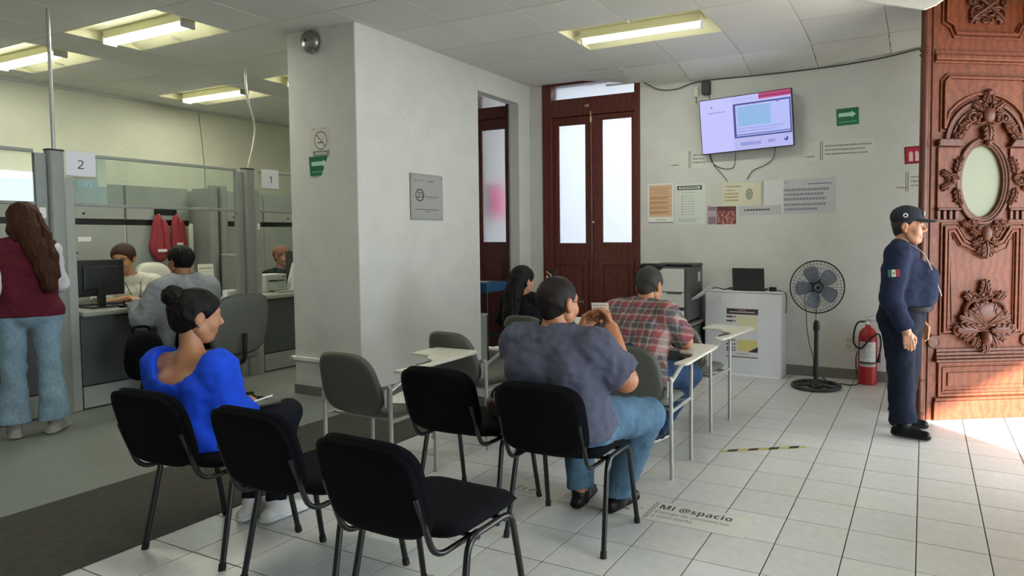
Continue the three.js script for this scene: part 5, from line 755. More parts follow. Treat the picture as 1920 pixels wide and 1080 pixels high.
function person(o) {
  const t = thing('person', o.label, 'person', o.pos, o.turn ?? 0), J = o.j, b = o.bulk ?? 1, skin = lin(o.skin ?? 0xb47e5f);
  const lat = v3.unit(v3.sub(J.SR, J.SL)), hlat = v3.unit(v3.sub(J.HR, J.HL)), fwd = v3.unit(v3.cross([0, 1, 0], lat));
  const F = v3.mul(fwd, 1);                                  // towards the person's front
  const torso = (e) => [-1, 1].flatMap((s) => [cap(v3.add(J.P, v3.mul(hlat, s * 0.065 * b)), v3.add(J.C, v3.mul(lat, s * 0.078 * b)), 0.118 * b + e, 0.108 * b + e), cap(v3.lerp(J.N, s < 0 ? J.SL : J.SR, 0.12), v3.lerp(J.N, s < 0 ? J.SL : J.SR, 0.85), 0.05 * b + e, 0.056 * b + e)]).concat([cap(v3.lerp(J.SL, J.SR, 0.08), v3.lerp(J.SR, J.SL, 0.08), 0.06 * b + e), cap(J.C, v3.lerp(J.C, J.N, 0.75), 0.1 * b + e, 0.07 * b + e), cap(v3.add(v3.lerp(J.P, J.C, 0.35), v3.mul(F, o.belly ?? 0.02)), v3.add(v3.lerp(J.P, J.C, 0.75), v3.mul(F, (o.belly ?? 0.02) + 0.01)), 0.115 * b + e), ...(o.bust ? [-1, 1].map((s) => cap(v3.add(J.C, v3.add(v3.mul(F, 0.085), v3.mul(lat, s * 0.06))), v3.add(J.C, v3.add(v3.mul(F, 0.09), v3.mul(lat, s * 0.065))), 0.055 + e)) : [])]);
  const hips = (e) => [cap(v3.lerp(J.HL, J.HR, 0.0), J.HR, 0.112 * b + e), cap(J.P, v3.lerp(J.HL, J.HR, 0.5), 0.12 * b + e)];
  const arm = (s, e, upto, cut) => { const [S, E, W] = s < 0 ? [J.SL, J.EL, J.WL] : [J.SR, J.ER, J.WR], out = []; if (upto <= 1) out.push(cap(S, v3.lerp(S, E, upto), 0.058 * b + e, (0.058 - 0.012 * upto) * b + e * 1.25, cut)); else { out.push(cap(S, E, 0.058 * b + e, 0.045 * b + e)); out.push(cap(E, v3.lerp(E, W, upto - 1), 0.043 * b + e, (0.043 - 0.013 * (upto - 1)) * b + e, cut)); } return out; };
  const leg = (s, e, upto, cut, flare = 0) => { const [H, K, A] = s < 0 ? [J.HL, J.KL, J.AL] : [J.HR, J.KR, J.AR]; return upto <= 1 ? [cap(H, v3.lerp(H, K, upto), 0.096 * b + e, 0.066 * b + e, cut)] : [cap(H, K, 0.096 * b + e, 0.062 * b + e), cap(K, v3.lerp(K, A, upto - 1), 0.06 * b + e, 0.043 * b + e + flare, cut)]; };
  // --- body: torso, limbs, neck, head and hands joined into one mesh
  const HM = frameOf(J.H, ...(o.look ?? [0, 0, 0]), o.big ?? 1.04), neckTop = V(0, -0.045, 0.022).applyMatrix4(HM).toArray();
  const bodyF = blend([...torso(-0.004), ...hips(-0.004), ...arm(-1, 0, 2), ...arm(1, 0, 2), ...leg(-1, -0.004, 2), ...leg(1, -0.004, 2), cap(v3.add(J.N, [0, -0.03, 0]), neckTop, 0.058 * Math.min(1.08, b), 0.052 * Math.min(1.08, b))], 0.03);
  const geos = [nets(bodyF, 0.011, () => skin)];
  const lip = o.lip ? lin(o.lip) : v3.mul(skin, 0.62), brow = lin(o.hair ?? 0x1a1412);
  const faceCol = (x, y, z) => { if (z < -0.07 && y > -0.078 && y < -0.053 && Math.abs(x) < 0.024) return lip; if (z < -0.07 && Math.abs(y - 0.027 + 0.15 * Math.abs(Math.abs(x) - 0.03)) < 0.005 && Math.abs(x) > 0.014 && Math.abs(x) < 0.048) return brow; if (o.stubble && y < -0.05 && z < 0.01) return v3.lerp(skin, brow, 0.22); return skin; };
  geos.push(place(nets(headSDF(o), 0.0042, faceCol), HM));
  for (const [s, h] of [[-1, o.hl], [1, o.hr]]) { const [E, W] = s < 0 ? [J.EL, J.WL] : [J.ER, J.WR]; const q = h ?? {}; geos.push(handGeo(W, q.dir ?? v3.sub(W, E), q.palm ?? [-s, -0.2, 0.3], s, q.curl ?? [0.35, 0.45, 0.35], q.spread ?? 0, skin, (o.hand ?? 1) * 0.95)); }
  const body = part('body', mergeGeometries(geos), SKIN, t);
  for (const s of [-1, 1]) { const e = part('eye', place(new THREE.SphereGeometry(0.0115, 12, 10).translate(s * 0.031, 0.003, -0.0755), HM), EYE, body); part('iris', place(new THREE.SphereGeometry(0.0072, 10, 8).scale(1, 1, 0.5).translate(s * 0.031, 0.003, -0.0855), HM), IRIS, body); }
  // --- clothes
  const wr = (x, y, z, a, f = 11) => a * (noise.noise(x * f + 3, y * f * 0.7, z * f) + 0.6 * noise.noise(x * f * 2.1, y * f * 2.3 + 9, z * f * 2.1));
  for (const c of o.clothes) {
    let prims = [];
    let arms = null; if (c.kind === 'top') { prims = [...torso(c.t), ...(c.hips ? hips(c.t) : [])]; arms = blend([...arm(-1, c.t + (c.loose ?? 0), c.sleeve, true), ...arm(1, c.t + (c.loose ?? 0), c.sleeve, true)], 0.02); }
    if (c.kind === 'vest') prims = [...torso(c.t), ...(c.hips ? hips(c.t) : [])];
    if (c.kind === 'sleeves') prims = [...arm(-1, c.t, c.sleeve, true), ...arm(1, c.t, c.sleeve, true), cap(v3.lerp(J.SL, J.SR, 0.1), v3.lerp(J.SR, J.SL, 0.1), 0.058 * b + c.t)];
    if (c.kind === 'trousers') prims = [...hips(c.t), cap(J.P, v3.add(J.P, [0, 0.06, 0]), 0.12 * b + c.t), ...leg(-1, c.t, c.upto ?? 1.97, true, c.flare ?? 0), ...leg(1, c.t, c.upto ?? 1.97, true, c.flare ?? 0)];
    if (c.extra) prims.push(...c.extra);
    const f0 = blend(prims, c.k ?? 0.03), hole = c.neck ? cap(c.neck.a ?? J.N, c.neck.b ?? neckTop, c.neck.r, c.neck.r2 ?? c.neck.r) : null;
    const K = c.k ?? 0.03, whole = arms ? blend([f0, arms], K) : f0; const f = shape(whole, (x, y, z) => { const e = wr(x, y, z, c.w ?? 0.006, c.wf ?? 11); let d = f0(x, y, z) + e; if (c.hem !== undefined) d = Math.max(d, c.hem - y + (c.hemTilt ? c.hemTilt * z : 0)); if (arms) { const a = arms(x, y, z) + e, h = Math.max(K - Math.abs(d - a), 0) / K; d = Math.min(d, a) - h * h * K * 0.25; } if (c.top !== undefined) d = Math.max(d, y - c.top); if (hole) d = Math.max(d, -hole(x, y, z)); for (const q of c.minus ?? []) d = Math.max(d, -q(x, y, z)); return d; });
    const base = lin(c.color), m = part(c.name, nets(f, c.h ?? 0.009, c.paint ? (x, y, z) => c.paint(x, y, z, base) : (x, y, z) => v3.mul(base, 1 + 0.16 * noise.noise(x * 30, y * 30, z * 30))), CLOTH({ roughness: c.rough ?? 0.9 }), t);
    for (const sub of c.parts ?? []) sub(m, J);
  }
  for (const s of [-1, 1]) {                                // shoes
    const A = s < 0 ? J.AL : J.AR, ft = (s < 0 ? o.footL : o.footR) ?? [0, 0, -1], sh = o.shoe ?? {}, d = v3.unit([ft[0], 0, ft[2]]), g0 = [A[0], A[1] - 0.085, A[2]], heel = v3.add(g0, v3.add(v3.mul(d, -0.045), [0, 0.032, 0])), toe = v3.add(g0, v3.add(v3.mul(d, 0.155), [0, 0.028, 0]));
    const up = blend([cap(heel, toe, 0.036, 0.033), cap(v3.add(g0, [0, 0.085, 0]), v3.add(heel, v3.mul(d, 0.06)), 0.043, 0.04), cap(v3.add(g0, v3.add([0, 0.06, 0], v3.mul(d, 0.03))), v3.add(toe, v3.mul(d, -0.05)), 0.038, 0.03), ...(sh.high ? [cap(g0, v3.add(A, v3.mul(v3.unit(v3.sub(s < 0 ? J.KL : J.KR, A)), 0.09)), 0.045, 0.052)] : [])], 0.02);
    const yb = g0[1]; const col = lin(sh.color ?? 0x151516), shoe = part('shoe', nets(shape(up, (x, y, z) => Math.max(up(x, y, z), yb + 0.014 - y)), 0.006, () => col), CLOTH({ roughness: sh.rough ?? 0.5 }), t);
    const so = blend([cap(heel, toe, 0.041, 0.038)], 0.01); part('sole', nets(shape(so, (x, y, z) => Math.max(so(x, y, z), y - (yb + 0.024), yb - y)), 0.006, () => lin(sh.sole ?? 0x202020)), CLOTH({ roughness: 0.7 }), shoe);
  }
  // --- hair
  if (o.hairDo) { const list = []; const add = (f, h = 0.005) => list.push(place(nets(f, h), HM)); o.hairDo(add); const hm = part('hair', list.length > 1 ? mergeGeometries(list) : list[0], HAIR(o.hair), t, o.hairLabel); t.userData.hairMesh = undefined; }
  for (const e of o.extra ?? []) e(t, J, HM);
  return t;
}
// hair over the skull, cut along the hairline; th thickness, nape how far down the neck
function skullHair(th, nape = -0.075, line = -0.0193, tilt = 0, strand = 0.003) {
  const e = ell([0, 0.03, 0.014], [0.076 + th, 0.088 + th, 0.096 + th]); const low = cap([0, -0.02, 0.042], [0, nape + 0.035, 0.05], 0.062 + th * 0.8, 0.046 + th * 0.4); const f0 = blend([e, low], 0.03);
  return shape(f0, (x, y, z) => { let d = f0(x, y, z) + strand * noise.noise(x * 70, y * 22, z * 34) + 0.4 * strand * noise.noise(x * 150, y * 90, z * 150); d = Math.max(d, -(0.649 * y + 0.762 * z - line)); d = Math.max(d, nape - 0.012 - y + 2.2 * x * x + 0.006 * noise.noise(x * 80, 1.5, z * 80)); const ear = Math.hypot((y + 0.012) / 0.034, (z - 0.008) / 0.024) - 1; if (Math.abs(x) > 0.05) d = Math.max(d, -ear * 0.028); return d; });
}
const longHair = (pts, r0, r1, strand = 0.005) => { const ps = []; for (let i = 0; i < pts.length - 1; i++) ps.push(cap(pts[i], pts[i + 1], r0 + (r1 - r0) * i / (pts.length - 1), r0 + (r1 - r0) * (i + 1) / (pts.length - 1))); const f0 = blend(ps, 0.03); return shape(f0, (x, y, z) => f0(x, y, z) + strand * noise.noise(x * 55, y * 7, z * 55) + 0.5 * strand * noise.noise(x * 130, y * 12, z * 130)); };
// ---------------------------------------------------------------- the people in the room
const denimPaint = (x, y, z, b) => v3.mul(b, 1 + 0.3 * noise.noise(x * 9, y * 9, z * 9) + 0.25 * noise.noise(x * 90, y * 25, z * 90));
// the man in a blue grey shirt, seated, holding a slip before his face
person({
  label: 'seated man in blue grey short sleeved shirt holding up a slip', pos: [-1.56, 0, -2.76], skin: 0xa9704f, hair: 0x1d1716, bulk: 1.2, belly: 0.06, look: [-0.22, -0.03, 0.0], w: 1.06,
  j: { P: [0, 0.585, 0.07], C: [-0.01, 0.835, 0.13], N: [-0.02, 0.985, 0.11], H: [-0.02, 1.135, 0.075], SL: [-0.205, 0.93, 0.12], SR: [0.19, 0.925, 0.1], EL: [-0.27, 0.74, -0.08], ER: [0.3, 0.775, 0.0], WL: [-0.06, 0.965, -0.235], WR: [0.13, 0.985, -0.2], HL: [-0.1, 0.56, 0.05], HR: [0.1, 0.56, 0.05], KL: [-0.16, 0.535, -0.37], KR: [0.27, 0.52, -0.34], AL: [-0.1, 0.09, -0.28], AR: [0.1, 0.09, -0.3] },
  footL: [-0.1, 0, -1], footR: [0.25, 0, -1], shoe: { color: 0x1d1a1a, rough: 0.3, sole: 0x141414, high: true },
  hl: { dir: [0.45, 0.65, -0.5], palm: [0.8, 0.1, 0.4], curl: [0.6, 0.8, 0.5] }, hr: { dir: [-0.55, 0.62, -0.4], palm: [-0.7, 0.1, 0.5], curl: [0.6, 0.8, 0.5] },
  clothes: [{ kind: 'trousers', name: 'jeans', color: 0x4f6a80, t: 0.015, w: 0.009, upto: 1.995, flare: 0.008, paint: denimPaint }, { kind: 'top', name: 'shirt', color: 0x4f5162, t: 0.024, loose: 0.012, sleeve: 0.86, hips: true, hem: 0.5, w: 0.013, wf: 13, neck: { r: 0.07, r2: 0.075 }, paint: (x, y, z, b) => v3.mul(b, 1 + 0.22 * noise.noise(x * 190, y * 190, z * 190)), parts: [(m, J) => part('collar', nets(shape(cap([-0.02, 0.985, 0.1], [-0.02, 1.02, 0.09], 0.09), (x, y, z) => Math.max(cap([-0.02, 0.975, 0.105], [-0.02, 1.03, 0.085], 0.084)(x, y, z), -cap([-0.02, 0.9, 0.13], [-0.02, 1.2, 0.06], 0.072)(x, y, z), y - 1.03 + 0.25 * (z - 0.1), 0.975 - y)), 0.006, () => lin(0x40435a)), CLOTH(), m)] }],
  hairDo: (add) => add(skullHair(0.007, -0.07, -0.012, 0, 0.002)),
  extra: [(t, J, HM) => { const g = new THREE.Group(); g.name = 'glasses'; t.add(g); const fr = mat(0x2a2622, { roughness: 0.3 }); for (const s of [-1, 1]) { part('lens', place(new THREE.CircleGeometry(0.024, 20).scale(1.1, 0.85, 1).translate(s * 0.032, 0.0, -0.108), HM), M.glass, g); part('rim', place(new THREE.TorusGeometry(0.025, 0.0018, 6, 24).scale(1.1, 0.85, 1).translate(s * 0.032, 0.0, -0.108), HM), fr, g); part('temple', place(cyl([s * 0.06, 0.005, -0.105], [s * 0.084, 0.006, 0.01], 0.0018, 0.0018, 6), HM), fr, g); } part('bridge', place(cyl([-0.008, 0.004, -0.109], [0.008, 0.004, -0.109], 0.0018), HM), fr, g); }],
});
{ const c = printed('held_slip', 0.1, 0.062, 64, (g, W, H) => lines(g, 6, 8, W - 14, 3, 10, 3, '#999'), 'small white slip held in front of the man in blue grey', 'paper', [-1.53, 1.075, -3.03], [0.1, 0, 0.03], '#e6e4e0'); c.geometry = new THREE.BoxGeometry(0.1, 0.06, 0.0012); }
// the man in a plaid shirt, writing at a tablet
const plaid = (x, y, z) => { const u = (x * 0.95 + z * 0.35) / 0.092, v = (y * 0.96 - z * 0.25) / 0.095, fr = (q) => q - Math.floor(q), a = fr(u), c = fr(v); const red = lin(0x8f4a50), grey = lin(0x55575b), pale = lin(0xa89890), blue = lin(0x474f5e); const band = (q) => (q < 0.3 ? red : q < 0.45 ? pale : q < 0.8 ? grey : q < 0.88 ? pale : blue); const A = band(a), B = band(c); return v3.mul(v3.lerp(A, B, 0.5), 1 + 0.12 * noise.noise(x * 70, y * 70, z * 70)); };
person({
  label: 'seated man in plaid shirt leaning on a writing tablet', pos: [-1.715, 0, -3.93], skin: 0xb07a58, hair: 0x363534, bulk: 1.08, belly: 0.04, look: [-0.12, -0.42, 0.02],
  j: { P: [0, 0.58, 0.06], C: [0.01, 0.83, -0.03], N: [0.02, 0.99, -0.1], H: [0.03, 1.115, -0.155], SL: [-0.185, 0.935, -0.06], SR: [0.19, 0.93, -0.05], EL: [-0.27, 0.72, -0.18], ER: [0.285, 0.755, -0.15], WL: [-0.1, 0.73, -0.36], WR: [0.14, 0.735, -0.36], HL: [-0.1, 0.55, 0.04], HR: [0.1, 0.55, 0.04], KL: [-0.14, 0.52, -0.38], KR: [0.26, 0.5, -0.32], AL: [-0.14, 0.09, -0.34], AR: [0.05, 0.11, -0.24] },
  footL: [0, 0, -1], footR: [0.2, 0, -1], shoe: { color: 0x22262c, sole: 0xd2d0c8 },
  hl: { dir: [0.6, 0.0, -0.8], palm: [0, -1, 0] }, hr: { dir: [-0.7, -0.05, -0.6], palm: [0, -1, 0.1], curl: [0.6, 0.7, 0.4] },
  clothes: [{ kind: 'trousers', name: 'jeans', color: 0x2f4260, t: 0.015, w: 0.009, upto: 1.99, flare: 0.006, paint: denimPaint }, { kind: 'top', name: 'plaid_shirt', color: 0xffffff, t: 0.018, loose: 0.014, sleeve: 0.95, hips: true, hem: 0.47, w: 0.009, h: 0.0075, neck: { r: 0.062, r2: 0.07 }, paint: plaid, parts: [(m) => part('collar', nets(shape(cap([0.02, 1.0, -0.09], [0.02, 1.02, -0.1], 0.09), (x, y, z) => Math.max(cap([0.02, 0.98, -0.085], [0.02, 1.03, -0.11], 0.078)(x, y, z), -cap([0.02, 0.9, -0.05], [0.03, 1.15, -0.16], 0.066)(x, y, z), y - 1.03 - 0.1 * (z + 0.1), 0.97 - y)), 0.006, () => lin(0xb8a39b)), CLOTH(), m)] }],
  hairDo: (add) => add(skullHair(0.008, -0.075, -0.016, 0, 0.002)),
});
// the woman in a blue blouse
person({
  label: 'seated woman in bright blue blouse with dark hair in a bun', pos: [-3.095, 0, -1.95], turn: 0.14, big: 1.02, skin: 0xa87455, hair: 0x0f0a0a, bulk: 0.86, bust: true, look: [-0.36, -0.16, 0.0], w: 0.96, lip: 0x8a4a42,
  j: { P: [0, 0.57, 0.08], C: [0.0, 0.77, 0.1], N: [0.0, 0.905, 0.075], H: [0.0, 1.085, 0.045], SL: [-0.165, 0.855, 0.09], SR: [0.165, 0.85, 0.08], EL: [-0.22, 0.64, 0.02], ER: [0.195, 0.62, 0.06], WL: [-0.06, 0.6, -0.17], WR: [0.1, 0.61, -0.14], HL: [-0.1, 0.54, 0.06], HR: [0.1, 0.54, 0.06], KL: [-0.08, 0.53, -0.36], KR: [0.12, 0.53, -0.36], AL: [0.0, 0.09, -0.23], AR: [0.14, 0.09, -0.25] },
  footL: [0.15, 0, -1], footR: [0.25, 0, -1], shoe: { color: 0xc9c6c2, sole: 0xd8d6d2, rough: 0.6 },
  hl: { dir: [0.8, -0.1, -0.5], palm: [0, -1, 0.2] }, hr: { dir: [-0.4, 0.1, -0.8], palm: [-0.5, -0.5, 0], curl: [0.7, 0.8, 0.5] },
  clothes: [{ kind: 'trousers', name: 'trousers', color: 0x15161c, t: 0.012, w: 0.006 }, { kind: 'top', name: 'blouse', color: 0x1f49cc, t: 0.02, loose: 0.02, sleeve: 1.75, hips: true, hem: 0.47, w: 0.011, wf: 9, neck: { a: [0.0, 0.895, 0.1], b: [0.0, 1.1, 0.08], r: 0.142, r2: 0.16 } }],
  hairDo: (add) => { add(skullHair(0.012, -0.07, -0.0193, 0, 0.004)); const bn = ell([0.0, 0.085, 0.105], [0.05, 0.048, 0.046]); add(shape(bn, (x, y, z) => bn(x, y, z) + 0.008 * noise.noise(x * 40, y * 40, z * 40) + 0.004 * noise.noise(x * 110, y * 110, z * 110)), 0.004); },
  extra: [(t, J, HM) => { part('earring', place(new THREE.SphereGeometry(0.006, 10, 8).translate(0.08, -0.042, 0.01), HM), M.chrome, t); part('hair_clip', place(new THREE.SphereGeometry(0.008, 10, 8).translate(0.035, 0.065, 0.1), HM), M.chrome, t); }],
});
{ const s = thing('notebook', 'dark notebook with white pen on the lap of the woman in blue', 'notebook', [-2.98, 0.625, -2.14], -0.2); part('cover', cb(0.1, 0.012, 0.16, 0, 0, 0), M.blackPlastic, s); part('pen', cyl([0.0, 0.012, 0.06], [0.04, 0.04, -0.04], 0.004), M.white, s); }
// the guard
person({
  label: 'security guard in dark navy uniform and cap standing by the carved door', pos: [-0.105, 0, -5.18], turn: -Math.PI / 2 - 0.12, skin: 0xb98468, hair: 0x3a3230, bulk: 1.1, belly: 0.09, look: [0.0, -0.02, 0], stubble: true, w: 1.05,
  j: { P: [0, 0.93, 0.03], C: [0, 1.2, 0.035], N: [0, 1.37, 0.05], H: [0, 1.515, 0.0], SL: [-0.2, 1.31, 0.04], SR: [0.2, 1.31, 0.04], EL: [-0.265, 1.03, 0.04], ER: [0.27, 1.02, 0.07], WL: [-0.25, 0.8, -0.06], WR: [0.265, 0.78, -0.035], HL: [-0.1, 0.86, 0.04], HR: [0.1, 0.86, 0.04], KL: [-0.12, 0.48, 0.02], KR: [0.12, 0.48, 0.02], AL: [-0.13, 0.095, 0.05], AR: [0.13, 0.095, 0.0] },
  footL: [-0.15, 0, -1], footR: [0.1, 0, -1], shoe: { color: 0x0f1114, rough: 0.3, high: true },
  hl: { dir: [0, -1, -0.25], palm: [1, 0, 0.2] }, hr: { dir: [0, -1, -0.2], palm: [-1, 0, 0.3], curl: [0.45, 0.6, 0.4] },
  clothes: [{ kind: 'trousers', name: 'trousers', color: 0x181d2b, t: 0.024, flare: 0.022, w: 0.011, wf: 8, upto: 1.95 }, { kind: 'top', name: 'uniform_shirt', color: 0x22283f, t: 0.016, loose: 0.01, sleeve: 1.93, hem: 0.905, w: 0.007, neck: { r: 0.06, r2: 0.066 }, parts: [
    (m) => printed('flag_patch', 0.075, 0.05, 96, (g, W, H) => { g.fillStyle = '#2f6a50'; g.fillRect(0, 0, W / 3, H); g.fillStyle = '#d8d6cc'; g.fillRect(W / 3, 0, W / 3, H); g.fillStyle = '#a83a46'; g.fillRect(W * 2 / 3, 0, W / 3, H); g.fillStyle = '#6b6040'; g.beginPath(); g.arc(W / 2, H / 2, 8, 0, 7); g.fill(); }, null, null, [0.323, 1.19, 0.045], [0, Math.PI / 2, 0.08], '#fff', m, 0.8, 0.003)] },
    { kind: 'none', name: 'belt', color: 0x0d0e10, extra: [cap([-0.07, 0.93, 0.03], [0.07, 0.93, 0.03], 0.152), cap([-0.05, 0.93, -0.02], [0.05, 0.93, -0.02], 0.148)], t: 0, hem: 0.905, top: 0.95, w: 0.001, rough: 0.5 }],
  hairDo: (add) => add(skullHair(0.006, -0.07, -0.008, 0, 0.001)),
  extra: [(t, J, HM) => { const g = new THREE.Group(); g.name = 'cap'; t.add(g); const cl = mat(0x171b2a, { roughness: 0.85 }); const dome = ell([0, 0.065, 0.015], [0.094, 0.082, 0.112]); part('crown', place(nets(shape(dome, (x, y, z) => Math.max(dome(x, y, z) + 0.003 * noise.noise(x * 30, y * 30, z * 30), 0.035 - 0.12 * z - y)), 0.006, () => [1, 1, 1]), HM), cl, g); const br = ell([0, 0.04, -0.09], [0.078, 0.16, 0.095]); part('brim', place(nets(shape(ell([0, 0.05, -0.1], [0.08, 0.03, 0.1]), (x, y, z) => { const yy = 0.052 + 0.16 * (z + 0.09) - x * x * 3.2; return Math.max(Math.hypot(x / 0.078, (z + 0.085) / 0.098) - 1 > 0 ? (Math.hypot(x / 0.078, (z + 0.085) / 0.098) - 1) * 0.078 : -0.01, Math.abs(y - yy) - 0.004); }), 0.005, () => [1, 1, 1]), HM), cl, g); part('cap_badge', place(new THREE.TorusGeometry(0.012, 0.004, 6, 16).rotateY(Math.PI / 2).translate(0.093, 0.075, 0.01), HM), M.white, g); part('front_badge', place(cb(0.05, 0.03, 0.006, 0, 0.09, -0.097), HM), M.steel, g); },
    (t) => part('lanyard', tube([[0.05, 1.4, 0.0], [0.075, 1.32, -0.11], [0.06, 1.2, -0.165], [0.03, 1.08, -0.205], [0.0, 1.02, -0.222]], 0.0045, 30, 6), mat(0xb9a9a0), t)],
});
// the woman standing at the booth in a maroon waistcoat
person({
  label: 'standing woman in maroon waistcoat, white sleeves and pale jeans', pos: [-5.95, 0, -2.455], turn: 0.95, skin: 0xb98a6c, hair: 0x3a1d0f, bulk: 0.82, bust: true, look: [0.2, -0.18, 0.05], w: 0.97,
  j: { P: [0, 1.0, 0.02], C: [0, 1.26, 0.02], N: [0.0, 1.43, 0.02], H: [-0.01, 1.585, -0.03], SL: [-0.135, 1.37, 0.03], SR: [0.14, 1.37, 0.0], EL: [-0.17, 1.09, 0.13], ER: [0.16, 1.11, -0.1], WL: [-0.21, 0.9, 0.0], WR: [0.08, 1.05, -0.26], HL: [-0.095, 0.91, 0.02], HR: [0.095, 0.91, 0.02], KL: [-0.1, 0.5, 0.0], KR: [0.1, 0.5, -0.02], AL: [-0.1, 0.09, 0.04], AR: [0.12, 0.09, 0.0] },
  footL: [-0.3, 0, -1], footR: [0.2, 0, -1], shoe: { color: 0x9a9690, sole: 0xb5b2aa },
  hl: { dir: [0.2, 0.0, -1], palm: [0.4, -1, 0] }, hr: { dir: [-0.3, 0.1, -1], palm: [-0.4, -1, 0] },
  clothes: [{ kind: 'trousers', name: 'jeans', color: 0x7d95a6, t: 0.016, flare: 0.045, w: 0.009, wf: 8, upto: 1.97, paint: denimPaint }, { kind: 'sleeves', name: 'white_shirt', color: 0xcfcbcf, t: 0.018, sleeve: 1.9, w: 0.009, extra: [cap([0, 1.44, 0.02], [0, 1.47, 0.01], 0.066)] }, { kind: 'vest', name: 'maroon_waistcoat', color: 0x5b1f2c, t: 0.026, hips: true, hem: 0.885, w: 0.006, neck: { r: 0.075, r2: 0.085 }, minus: [cap([-0.18, 1.34, 0.04], [-0.3, 1.28, 0.06], 0.085), cap([0.185, 1.34, 0.0], [0.3, 1.28, 0.0], 0.08)] }],
  hairDo: (add) => { add(skullHair(0.016, -0.08, -0.012, 0, 0.005)); add(longHair([[0.0, 0.0, 0.06], [0.02, -0.1, 0.085], [0.055, -0.24, 0.11], [0.09, -0.38, 0.12], [0.1, -0.5, 0.12]], 0.078, 0.045, 0.009), 0.0055); add(longHair([[0.05, 0.02, 0.05], [0.09, -0.12, 0.08], [0.12, -0.28, 0.1], [0.13, -0.42, 0.11]], 0.046, 0.035, 0.008), 0.0055); add(longHair([[-0.05, 0.02, 0.05], [-0.06, -0.08, 0.06], [-0.05, -0.14, 0.07]], 0.04, 0.025, 0.006), 0.0055); },
});
// the man in a grey hood, seated at the counter
person({
  label: 'man in grey hooded top seated at the counter with his back turned', pos: [-5.93, 0, -3.56], turn: Math.PI / 2 - 0.05, skin: 0x9a6a4c, hair: 0x0d0c0d, bulk: 1.12, look: [0.15, -0.1, 0],
  j: { P: [0, 0.6, 0.06], C: [0, 0.88, 0.02], N: [0, 1.06, -0.02], H: [0.0, 1.25, -0.05], SL: [-0.2, 1.0, 0.0], SR: [0.2, 1.0, 0.0], EL: [-0.33, 0.76, -0.02], ER: [0.3, 0.8, -0.16], WL: [-0.25, 0.86, -0.28], WR: [0.12, 0.87, -0.38], HL: [-0.1, 0.56, 0.05], HR: [0.1, 0.56, 0.05], KL: [-0.12, 0.52, -0.34], KR: [0.12, 0.52, -0.34], AL: [-0.12, 0.09, -0.28], AR: [0.12, 0.09, -0.28] },
  hl: { dir: [0.3, 0, -1], palm: [0, -1, 0] }, hr: { dir: [-0.3, 0, -1], palm: [0, -1, 0] }, shoe: { color: 0x2a2a2c },
  clothes: [{ kind: 'trousers', name: 'trousers', color: 0x23252b, t: 0.014 }, { kind: 'top', name: 'hooded_top', color: 0x8a8c90, t: 0.026, loose: 0.012, sleeve: 1.92, hips: true, hem: 0.5, w: 0.01, k: 0.045, neck: { r: 0.07, r2: 0.08 }, extra: [cap([-0.1, 1.06, 0.06], [0.1, 1.06, 0.06], 0.06), cap([-0.07, 1.0, 0.11], [0.07, 1.0, 0.11], 0.05), cap([-0.1, 1.09, 0.0], [-0.06, 1.06, 0.08], 0.05), cap([0.1, 1.09, 0.0], [0.06, 1.06, 0.08], 0.05)] }],
  hairDo: (add) => add(skullHair(0.017, -0.055, -0.014, 0, 0.005)),
});
// the clerk
person({
  label: 'clerk in white polo shirt seated behind the counter', pos: [-7.2, 0, -3.8], big: 1.1, turn: -1.85, skin: 0xb4845f, hair: 0x3d2a20, bulk: 1.05, bust: true, look: [-0.55, -0.28, 0.1], lip: 0x93504a,
  j: { P: [0, 0.62, 0.06], C: [0, 0.9, 0.03], N: [0, 1.06, 0.0], H: [0.07, 1.26, -0.07], SL: [-0.19, 1.0, 0.02], SR: [0.19, 1.0, 0.02], EL: [-0.27, 0.8, -0.06], ER: [0.27, 0.8, -0.1], WL: [-0.12, 0.875, -0.28], WR: [0.08, 0.875, -0.32], HL: [-0.1, 0.56, 0.04], HR: [0.1, 0.56, 0.04], KL: [-0.12, 0.52, -0.36], KR: [0.12, 0.52, -0.36], AL: [-0.12, 0.09, -0.34], AR: [0.12, 0.09, -0.34] },
  hl: { dir: [0.3, 0, -1], palm: [0, -1, 0] }, hr: { dir: [-0.3, 0, -1], palm: [0, -1, 0] }, shoe: { color: 0x1c1c1c },
  clothes: [{ kind: 'trousers', name: 'trousers', color: 0x2a2a30, t: 0.014 }, { kind: 'top', name: 'polo_shirt', color: 0xc8c6ba, t: 0.018, loose: 0.012, sleeve: 0.85, hips: true, hem: 0.5, w: 0.007, neck: { r: 0.062, r2: 0.075 } }],
  hairDo: (add) => { add(skullHair(0.014, -0.07, -0.022, 0, 0.004)); add(longHair([[0.0, 0.02, 0.1], [0.03, -0.1, 0.12], [0.05, -0.2, 0.1]], 0.045, 0.02, 0.005)); },
  extra: [(t, J) => part('lanyard', tube([[-0.07, 1.06, 0.02], [-0.06, 1.0, -0.11], [-0.03, 0.88, -0.19], [0.0, 0.8, -0.2], [0.03, 0.88, -0.19], [0.06, 1.0, -0.11], [0.07, 1.06, 0.02]], 0.0045, 40, 6), mat(0x3c4a44), t)],
});
